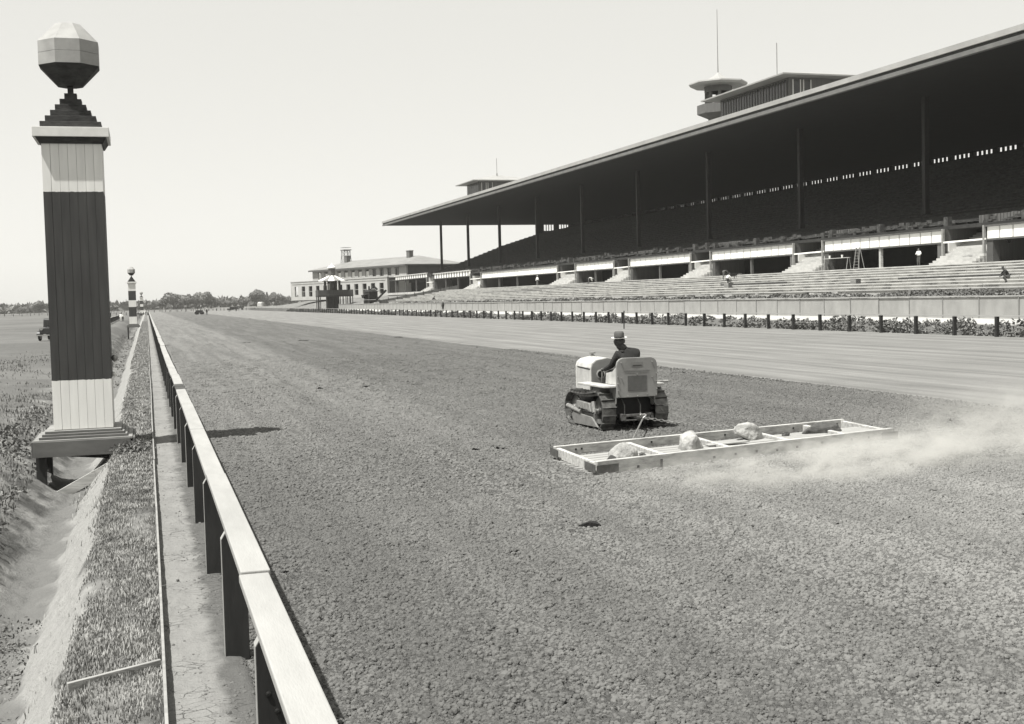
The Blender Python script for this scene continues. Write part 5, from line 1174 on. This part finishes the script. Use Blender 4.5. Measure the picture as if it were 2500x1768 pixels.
# lattice tower behind the clubhouse
lt = empty('lattice_tower', (68.9, 438.5, 4), .3, 'small open lattice tower showing above the clubhouse roof', 'tower')
for (sx, sy) in ((-1, -1), (1, -1), (1, 1), (-1, 1)):
    mb = MB(); mb.bar((sx*2.2, sy*2.2, 0), (sx*1.1, sy*1.1, 17), .14, .14); mb.build('leg', mat('tower_steel', .16, .24), lt)
mb = MB()
for q in range(7):
    za, zb2 = q*2.4, (q+1)*2.4; ra, rb = 2.2-1.1*za/17, 2.2-1.1*zb2/17
    for (p, r_) in (((-1, -1), (1, -1)), ((1, -1), (1, 1)), ((1, 1), (-1, 1)), ((-1, 1), (-1, -1))):
        mb.bar((p[0]*ra, p[1]*ra, za), (r_[0]*rb, r_[1]*rb, zb2), .08, .08); mb.bar((r_[0]*ra, r_[1]*ra, za), (p[0]*rb, p[1]*rb, zb2), .08, .08); mb.bar((p[0]*rb, p[1]*rb, zb2), (r_[0]*rb, r_[1]*rb, zb2), .08, .08)
mb.build('bracing', mat('tower_steel', .16, .24), lt)
mb = MB(); mb.box(-1.5, 1.5, -1.5, 1.5, 17, 17.3); mb.build('platform', mat('tower_steel', .16, .24), lt)
mb = MB(); mb.tube([(-1.4, -1.4, 18.0), (1.4, -1.4, 18.0), (1.4, 1.4, 18.0), (-1.4, 1.4, 18.0), (-1.4, -1.4, 18.0)], .06, 5); mb.build('guard_rail', mat('tower_steel', .16, .24), lt)

# judges' stand: octagonal kiosk on a platform
kx, ky, kz = 47.9, 330.0, 1.1
ks = empty('judges_stand', (kx, ky, kz), 0, 'octagonal wooden judges stand with striped canopy and cupola beside the outer rail', 'kiosk')
dk = mat('dark_kiosk_wood', .03, .06, .8, 2)
mb = MB(); mb.box(-1.6, .1, -1.4, 1.4, -.4, 3.1); mb.build('base', dk, ks)
mb = MB(); mb.box(.3, 1.6, -1.2, 1.2, -.2, 3.1); mb.build('stair_base', dk, ks)
mb = MB(); mb.box(-4.2, 5.2, -2.6, 2.6, 3.1, 3.5); mb.build('platform', dk, ks)
for xx in (-4.0, -3.6, 2.4, 3.2, 4.4, 5.0):
    for yy in (-2.4, 2.4):
        mb = MB(); mb.box(xx-.1, xx+.1, yy-.1, yy+.1, -.6, 3.1); mb.build('leg', dk, ks)
mb = MB()
for (x0, x1, y0_, y1_) in ((-4.2, 5.2, -2.6, -2.5), (-4.2, 5.2, 2.5, 2.6), (-4.2, -4.1, -2.5, 2.5), (5.1, 5.2, -2.5, 2.5)): mb.box(x0, x1, y0_, y1_, 3.5, 4.9)
mb.build('balustrade', mat('kiosk_rail', .06, .12, .8, 2, stretch=(5, 5, .5)), ks)
for k in range(8):
    a = PI/8+k*PI/4; mb = MB(); mb.box(-.16, .16, -.16, .16, 3.5, 7.4); mb.build('column', fascia_frame if k % 2 else dk, ks, loc=(2.1*math.cos(a), 2.1*math.sin(a), 0), rz=a)
mb = MB(); mb.lathe([(1.3, 3.5), (1.3, 7.2)], (0, 0, 0), 8, PI/8); mb.build('cabin', dk, ks)
for k in range(8):
    a = k*PI/4; mb = MB(); mb.box(1.22, 1.27, -.3, .3, 4.6, 6.6); mb.build('window', window_white if k in (4, 5) else glass, ks, rz=a)
mb = MB()
for k in range(16):
    a0_, a1_ = 2*PI*k/16, 2*PI*(k+1)/16
    mb2 = MB(); mb2.add([(4.3*math.cos(a0_), 4.3*math.sin(a0_), 7.35), (4.3*math.cos(a1_), 4.3*math.sin(a1_), 7.35), (1.0*math.cos(a1_), 1.0*math.sin(a1_), 8.75), (1.0*math.cos(a0_), 1.0*math.sin(a0_), 8.75),
              (4.3*math.cos(a0_), 4.3*math.sin(a0_), 7.25), (4.3*math.cos(a1_), 4.3*math.sin(a1_), 7.25), (1.0*math.cos(a1_), 1.0*math.sin(a1_), 8.65), (1.0*math.cos(a0_), 1.0*math.sin(a0_), 8.65)],
              [(0, 1, 2, 3), (7, 6, 5, 4), (0, 4, 5, 1), (1, 5, 6, 2), (2, 6, 7, 3), (3, 7, 4, 0)])
    mb2.build('canopy_stripe', fascia_white if k % 2 else tile_grey, ks)
mb = MB(); mb.lathe([(.85, 8.75), (.95, 10.6), (1.05, 10.65)], (0, 0, 0), 8, PI/8); mb.build('cupola', mat('cupola_grey', .12, .18, .8, 2), ks)
mb = MB(); mb.lathe([(1.15, 10.66), (1.1, 11.0), (.7, 11.35), (.1, 11.6), (.03, 12.2)], (0, 0, 0), 16); mb.build('dome', fascia_white, ks, smooth=True)

# steam shovel beyond the rail
sv = empty('steam_shovel', (53.0, 300, GZ_(53, 300)-.1), .3, 'black steam shovel with raised boom working between judges stand and terrace', 'excavator')
mb = MB(); mb.box(-1.3, 1.3, -1.6, 1.6, 0, .9); mb.build('crawler_base', machine_black, sv, bevel=.1)
mb = MB(); mb.box(-1.2, 1.1, -1.4, 1.5, 1.0, 2.9); mb.hexa([(-1.3, -1.5, 2.9), (1.2, -1.5, 2.9), (1.2, 1.6, 2.9), (-1.3, 1.6, 2.9)], [(-.8, -1.0, 3.4), (.7, -1.0, 3.4), (.7, 1.1, 3.4), (-.8, 1.1, 3.4)]); mb.build('cab', machine_black, sv)
mb = MB(); mb.bar((.8, -1.2, .8), (3.2, -2.0, 3.2), .3, .45); mb.build('boom', machine_black, sv)
mb = MB(); mb.bar((.6, -1.0, 3.0), (3.1, -2.0, 3.1), .12, .15); mb.build('dipper_stick', machine_black, sv)
mb = MB(); mb.lathe([(.25, 3.3), (.2, 4.3)], (-.5, 0, 0), 8); mb.build('chimney', machine_black, sv)
mb = MB(); mb.bar((-.9, 0, 2.9), (1.0, .3, 4.2), .16, .16); mb.bar((1.0, .3, 4.2), (1.6, -.3, 3.4), .5, .4); mb.build('gantry', machine_black, sv)
mb = MB(); mb.hexa([(-2.2, -.6, 1.4), (-1.2, -.6, 1.2), (-1.2, .6, 1.2), (-2.2, .6, 1.4)], [(-2.4, -.7, 2.1), (-1.2, -.7, 2.3), (-1.2, .7, 2.3), (-2.4, .7, 2.1)]); mb.build('bucket', machine_black, sv)

# ------------------------------------------------------------------ far vehicles
def car(pos, rz, label, truck=False, cat='car'):
    c = empty('parked_truck' if truck else 'parked_car', pos, rz, label, cat)
    mb = MB()
    if truck: mb.box(-.85, .85, -2.3, .2, .75, 1.7)
    mb.prism([(-2.0, .55), (-2.0, 1.15), (-1.9, 1.2), (.5, 1.2), (.55, 1.15), (1.75, 1.1), (1.8, .6)] if not truck else [(.2, .55), (.2, 1.2), (1.1, 1.2), (2.1, 1.1), (2.15, .6)], -.62, .62, 'x'); mb.build('body', car_paint, c, bevel=.03)
    mb = MB()
    if not truck: mb.prism([(-1.85, 1.18), (-1.8, 1.85), (-1.7, 1.95), (.15, 1.95), (.3, 1.85), (.45, 1.18)], -.68, .68, 'x')
    else: mb.prism([(.2, 1.18), (.2, 2.0), (1.05, 2.0), (1.15, 1.18)], -.68, .68, 'x')
    cab_ = mb.build('cabin', car_paint, c, bevel=.03)
    mb = MB(); mb.box(-.55, .55, .46 if not truck else 1.16, .5 if not truck else 1.19, 1.3, 1.8); mb.build('windscreen', glass, cab_)
    for sx in (-.69, .69):
        mb = MB(); mb.box(sx-.01, sx+.01, -1.5 if not truck else .35, -.1 if not truck else .95, 1.3, 1.78); mb.build('side_window', glass, cab_)
    for (wx, wy) in ((-.7, -1.35), (.7, -1.35), (-.7, 1.4), (.7, 1.4)):
        mb = MB(); mb.lathe([(.38, -.07), (.38, .07)], (wx, wy, .38), 20, axis='x'); wh = mb.build('wheel', machine_black, c)
        mb = MB(); mb.lathe([(.22, -.09), (.22, .09)], (wx, wy, .38), 14, axis='x'); mb.build('rim', tractor_paint, wh)
        mb = MB(); pts = [(wx, wy+.55*math.cos(a), .4+.48*math.sin(a)) for a in np.linspace(R(5), R(175), 8)]
        for p, q in zip(pts[:-1], pts[1:]): mb.bar(p, q, .26, .03)
        mb.build('mudguard', car_paint, c)
    for sx in (-.42, .42):
        mb = MB(); mb.lathe([(.06, -.12), (.13, 0), (.13, .03)], (sx, 1.85 if not truck else 2.2, 1.05), 12, axis='y'); mb.build('headlight', bright_steel, c)
    mb = MB(); mb.box(-.8, .8, 2.1, 2.16, .45, .55); mb.build('bumper', bright_steel, c)
    return c
car((-8.15, 117.2, GZ_(-8.2, 117)), PI*.93, 'dark old sedan parked on the infield grass, half hidden behind the tall striped pole')
car((-8.6, 262, GZ_(-8.6, 262)), .4, 'dark truck on the infield seen just right of the tall striped pole', True, 'truck')
car((34.0, 520, 0), 1.4, 'small dark truck crossing the far end of the track', True, 'truck')
ft = empty('road_roller', (15.4, 388, 0), 1.2, 'squat dark machine standing far down the track', 'machine')
mb = MB(); mb.box(-.6, .6, -.9, .9, .5, 1.3); mb.build('engine', machine_black, ft)
for y in (-.8, .8):
    mb = MB(); mb.lathe([(.5, -.65), (.5, .65)], (0, y, .5), 14, axis='x'); mb.build('roller', machine_black, ft)
mb = MB(); mb.tube([(0, .5, 1.3), (0, .5, 1.9)], .08, 6); mb.build('exhaust', machine_black, ft)
wg_ = empty('flat_wagon', (41.5, 600, .1), 1.5, 'long low dark wagon beyond the distant bend of the rail', 'wagon')
mb = MB(); mb.box(-1, 1, -3, 3, .7, 1.6); mb.build('bed', machine_black, wg_)
for y in (-2.3, 2.3):
    mb = MB(); mb.lathe([(.45, -1.05), (.45, 1.05)], (0, y, .45), 12, axis='x'); mb.build('wheel', machine_black, wg_)
mb = MB(); mb.box(-.6, .6, -.8, .8, 0, .9); tag(mb.build('hay_bale', mat('dark_bale', .08, .14), bevel=.1, loc=(-32.5, 205, .0), rz=.2), 'small dark box-like bale far out on the infield at the left edge', 'bale')
# white infield rail
ir = empty('infield_rail', (-6.5, 240, 0), 0, 'short pale rail on the infield just right of the tall striped pole', 'rail')
for k in range(30):
    y = -36+4.8*k
    mb = MB(); mb.box(-.08, .08, -.08, .08, -.2, .95); mb.build('post', post_dark, ir, loc=(0, y, GZ_(-6.5, 240+y)))
    if k < 29:
        mb = MB(); mb.box(-.12, .12, 0, 4.78, .95, 1.03); mb.build('rail_board', rail_white, ir, loc=(0, y, GZ_(-6.5, 240+y)))
fr = empty('infield_fence', (-60, 560, 0), 0, 'thin post and rail fence crossing the infield at the left edge', 'fence')
for k in range(60):
    mb = MB(); mb.box(-.1, .1, -.1, .1, 0, 1.1); mb.build('post', post_dark, fr, loc=(-60+k*3.6*.95-0, k*.4, 0))
mb = MB(); mb.bar((-60, 0, 1.15), (-60+59*3.42, 59*.4, 1.15), .12, .1); mb.build('rail', fence_cap, fr)

# ------------------------------------------------------------------ trees
def crown_mesh(name, n, rx_, rz_, seed, conif=False, leaf=.55):
    r = np.random.default_rng(seed); cl = []
    if conif:
        for k in range(26):
            z = k/26*rz_*2; rad_ = rx_*(1-k/26)*.9+.1; a = r.uniform(0, 2*PI, 5)
            for q in a: cl.append((rad_*.6*math.cos(q), rad_*.6*math.sin(q), z, rad_*.5+.15))
    else:
        for k in range(24):
            d = r.normal(size=3); d /= np.linalg.norm(d); d[2] = abs(d[2])*.9-.25; rr = r.uniform(.35, .8)
            cl.append((d[0]*rx_*rr, d[1]*rx_*rr, rz_*(.9+d[2]*rr*1.1), r.uniform(.22, .42)*rx_))
    cl = np.array(cl); w_ = r.integers(0, len(cl), n); c = cl[w_]; d = r.normal(size=(n, 3)); d /= np.linalg.norm(d, axis=1)[:, None]
    P_ = c[:, :3]+d*(c[:, 3:4]*r.uniform(.7, 1.05, (n, 1)))*np.array([1, 1, .8]); a = r.normal(size=(n, 3)); a /= np.linalg.norm(a, axis=1)[:, None]; b = np.cross(a, d); b /= (np.linalg.norm(b, axis=1)[:, None]+1e-6)
    s = leaf*r.uniform(.6, 1.3, (n, 1)); V = np.stack([P_-a*s, P_+b*s*.7, P_+a*s, P_-b*s*.7], 1).reshape(-1, 3); k = np.arange(n)*4
    return fast_mesh(name, V, np.stack([k, k+1, k+2, k+3], -1), leaf_a)
cms = [crown_mesh('crown', 2600, 5.5, 3.6, 101+k) for k in range(4)]; cfm = crown_mesh('crown', 1400, 3.0, 5.0, 200, True, .35)
tmb = MB(); tmb.tube([(0, 0, -.5), (.1, 0, 2.2), (.0, .1, 4)], [.35, .27, .18], 7); tmb.tube([(.08, 0, 2), (1.2, .4, 4.2)], [.15, .07], 5); tmb.tube([(.05, 0, 2.2), (-1.1, -.5, 4.4)], [.14, .06], 5); tmm = tmb.mesh('trunk', bark)
def Xat(px, Yd): return Yd*math.tan(yaw+math.atan((px-1250)/3000.0))
trees = [(376, 905, .62, 'leftmost low round tree of the distant row'), (395, 920, .75, 'second low tree from the left in the distant row'), (428, 900, 1.25, 'tall broad tree at the left of the distant row'), (446, 915, 1.05, 'broad tree just right of the tallest left tree'),
         (463, 905, 1.05, 'rounded tree closing the left clump of the distant row'), (497, 900, 1.25, 'tall tree at the left of the second distant clump'), (520, 910, 1.05, 'wide tree in the middle of the second distant clump'), (542, 930, .72, 'small tree right of the second distant clump'),
         (563, 940, .6, 'low bushy tree between the two distant clumps'), (581, 935, .7, 'small round tree left of the far broad tree'), (600, 930, .78, 'medium round tree left of the far broad tree'), (631, 900, 1.25, 'broad dark tree left of the pointed conifer'),
         (680, 905, 1.05, 'round tree right of the pointed conifer'), (702, 920, .8, 'low tree nearest the clubhouse'), (722, 940, .7, 'tree half hidden behind the clubhouse'), (98, 930, .85, 'lone round tree at the left edge of the horizon'), (60, 960, .5, 'low bush at the far left horizon')]
for k, (px, yd, s_, lb) in enumerate(trees):
    X_ = Xat(px, yd); rt_ = empty('broadleaf_tree', (X_, yd, 0), 0, lb, 'tree', 'distant trees on the horizon')
    o = link('crown', cms[k % 4], rt_); o.location = (0, 0, 1.6*s_); o.rotation_euler = (0, 0, k*1.7); o.scale = (s_*1.2, s_*1.2, s_*1.3)
    o = link('trunk', tmm, rt_); o.scale = (s_, s_, s_)
X_ = Xat(657, 900); rt_ = empty('conifer_tree', (X_, 900, 0), 0, 'pointed conifer standing among the round trees left of the clubhouse', 'tree')
o = link('crown', cfm, rt_); o.location = (0, 0, 1.2)
o = link('trunk', tmm, rt_); o.scale = (.6, .6, .8)
leaves('hedgerow', 5000, -900, 400, 980, 1250, 5.5, leaf_a, 'continuous low hedge and woodland along the horizon', size=.8, per=10, power=1, off=81, thr=.15)
mb = MB(); mb.prism([(-4, 0), (-4, 3.2), (0, 5.6), (4, 3.2), (4, 0)], 0, 9, 'y'); tag(mb.build('farmhouse', brick_white, loc=(Xat(655, 960), 960, 0), rz=.3), 'tiny white gabled farmhouse under the pointed conifer on the horizon', 'house')

# ------------------------------------------------------------------ dust behind the drag
def dust(name, c, s, rz, dens, label, seed, scale=1.2):
    bm = bmesh.new(); bmesh.ops.create_icosphere(bm, subdivisions=4, radius=1)
    me = bpy.data.meshes.new(name); bm.to_mesh(me); bm.free()
    m = bpy.data.materials.new('dust_volume'); m.use_nodes = True; N, L = m.node_tree.nodes, m.node_tree.links; N.clear()
    out = N.new('ShaderNodeOutputMaterial'); pv = N.new('ShaderNodeVolumePrincipled'); pv.inputs['Color'].default_value = (.95, .94, .90, 1); pv.inputs['Anisotropy'].default_value = .25
    L.new(pv.outputs[0], out.inputs['Volume'])
    tc = N.new('ShaderNodeTexCoord'); ln = N.new('ShaderNodeVectorMath'); ln.operation = 'LENGTH'; L.new(tc.outputs['Object'], ln.inputs[0])
    fo = N.new('ShaderNodeMapRange'); fo.interpolation_type = 'SMOOTHSTEP'; fo.inputs[1].default_value = 1.0; fo.inputs[2].default_value = .15; L.new(ln.outputs['Value'], fo.inputs[0])
    mp = N.new('ShaderNodeMapping'); mp.inputs['Scale'].default_value = (s[0]*.6, s[1], s[2]*1.3); mp.inputs['Location'].default_value = (seed, seed*.3, 0); L.new(tc.outputs['Object'], mp.inputs[0])
    nz = N.new('ShaderNodeTexNoise'); nz.inputs['Scale'].default_value = scale; nz.inputs['Detail'].default_value = 5; nz.inputs['Roughness'].default_value = .6; nz.inputs['Distortion'].default_value = .6; L.new(mp.outputs[0], nz.inputs['Vector'])
    mr = N.new('ShaderNodeMapRange'); mr.interpolation_type = 'SMOOTHSTEP'; mr.inputs[1].default_value = .40; mr.inputs[2].default_value = .66; L.new(nz.outputs['Fac'], mr.inputs[0])
    ml = N.new('ShaderNodeMath'); ml.operation = 'MULTIPLY'; L.new(fo.outputs[0], ml.inputs[0]); L.new(mr.outputs[0], ml.inputs[1])
    m2 = N.new('ShaderNodeMath'); m2.operation = 'MULTIPLY'; m2.inputs[1].default_value = dens; L.new(ml.outputs[0], m2.inputs[0]); L.new(m2.outputs[0], pv.inputs['Density'])
    me.materials.append(m); o = link(name, me, loc=c); o.scale = s; o.rotation_euler = (0, 0, rz)
    return tag(o, label, kind='stuff')
dust('dust_cloud', (10.7, 17.1, .16), (5.6, 2.0, .42), .27, 1.6, 'thin cloud of dust rising along the near side of the drag', 3.1, 2.3)
dust('dust_cloud', (16.4, 18.2, .32), (6.2, 4.4, .95), .27, .5, 'thicker drifting dust beyond the right end of the drag', 8.7, 1.5)

# thin summer haze
hb = MB(); hb.box(-1500, 1500, -80, 1500, -12, 60)
hm = bpy.data.materials.new('haze_air'); hm.use_nodes = True; hm.node_tree.nodes.clear()
ho = hm.node_tree.nodes.new('ShaderNodeOutputMaterial'); hv = hm.node_tree.nodes.new('ShaderNodeVolumePrincipled')
hv.inputs['Color'].default_value = (.97, .96, .92, 1); hv.inputs['Density'].default_value = .00011; hv.inputs['Anisotropy'].default_value = .2
hm.node_tree.links.new(hv.outputs[0], ho.inputs['Volume'])
tag(hb.build('haze', hm), 'thin pale air haze over the whole course', kind='stuff')
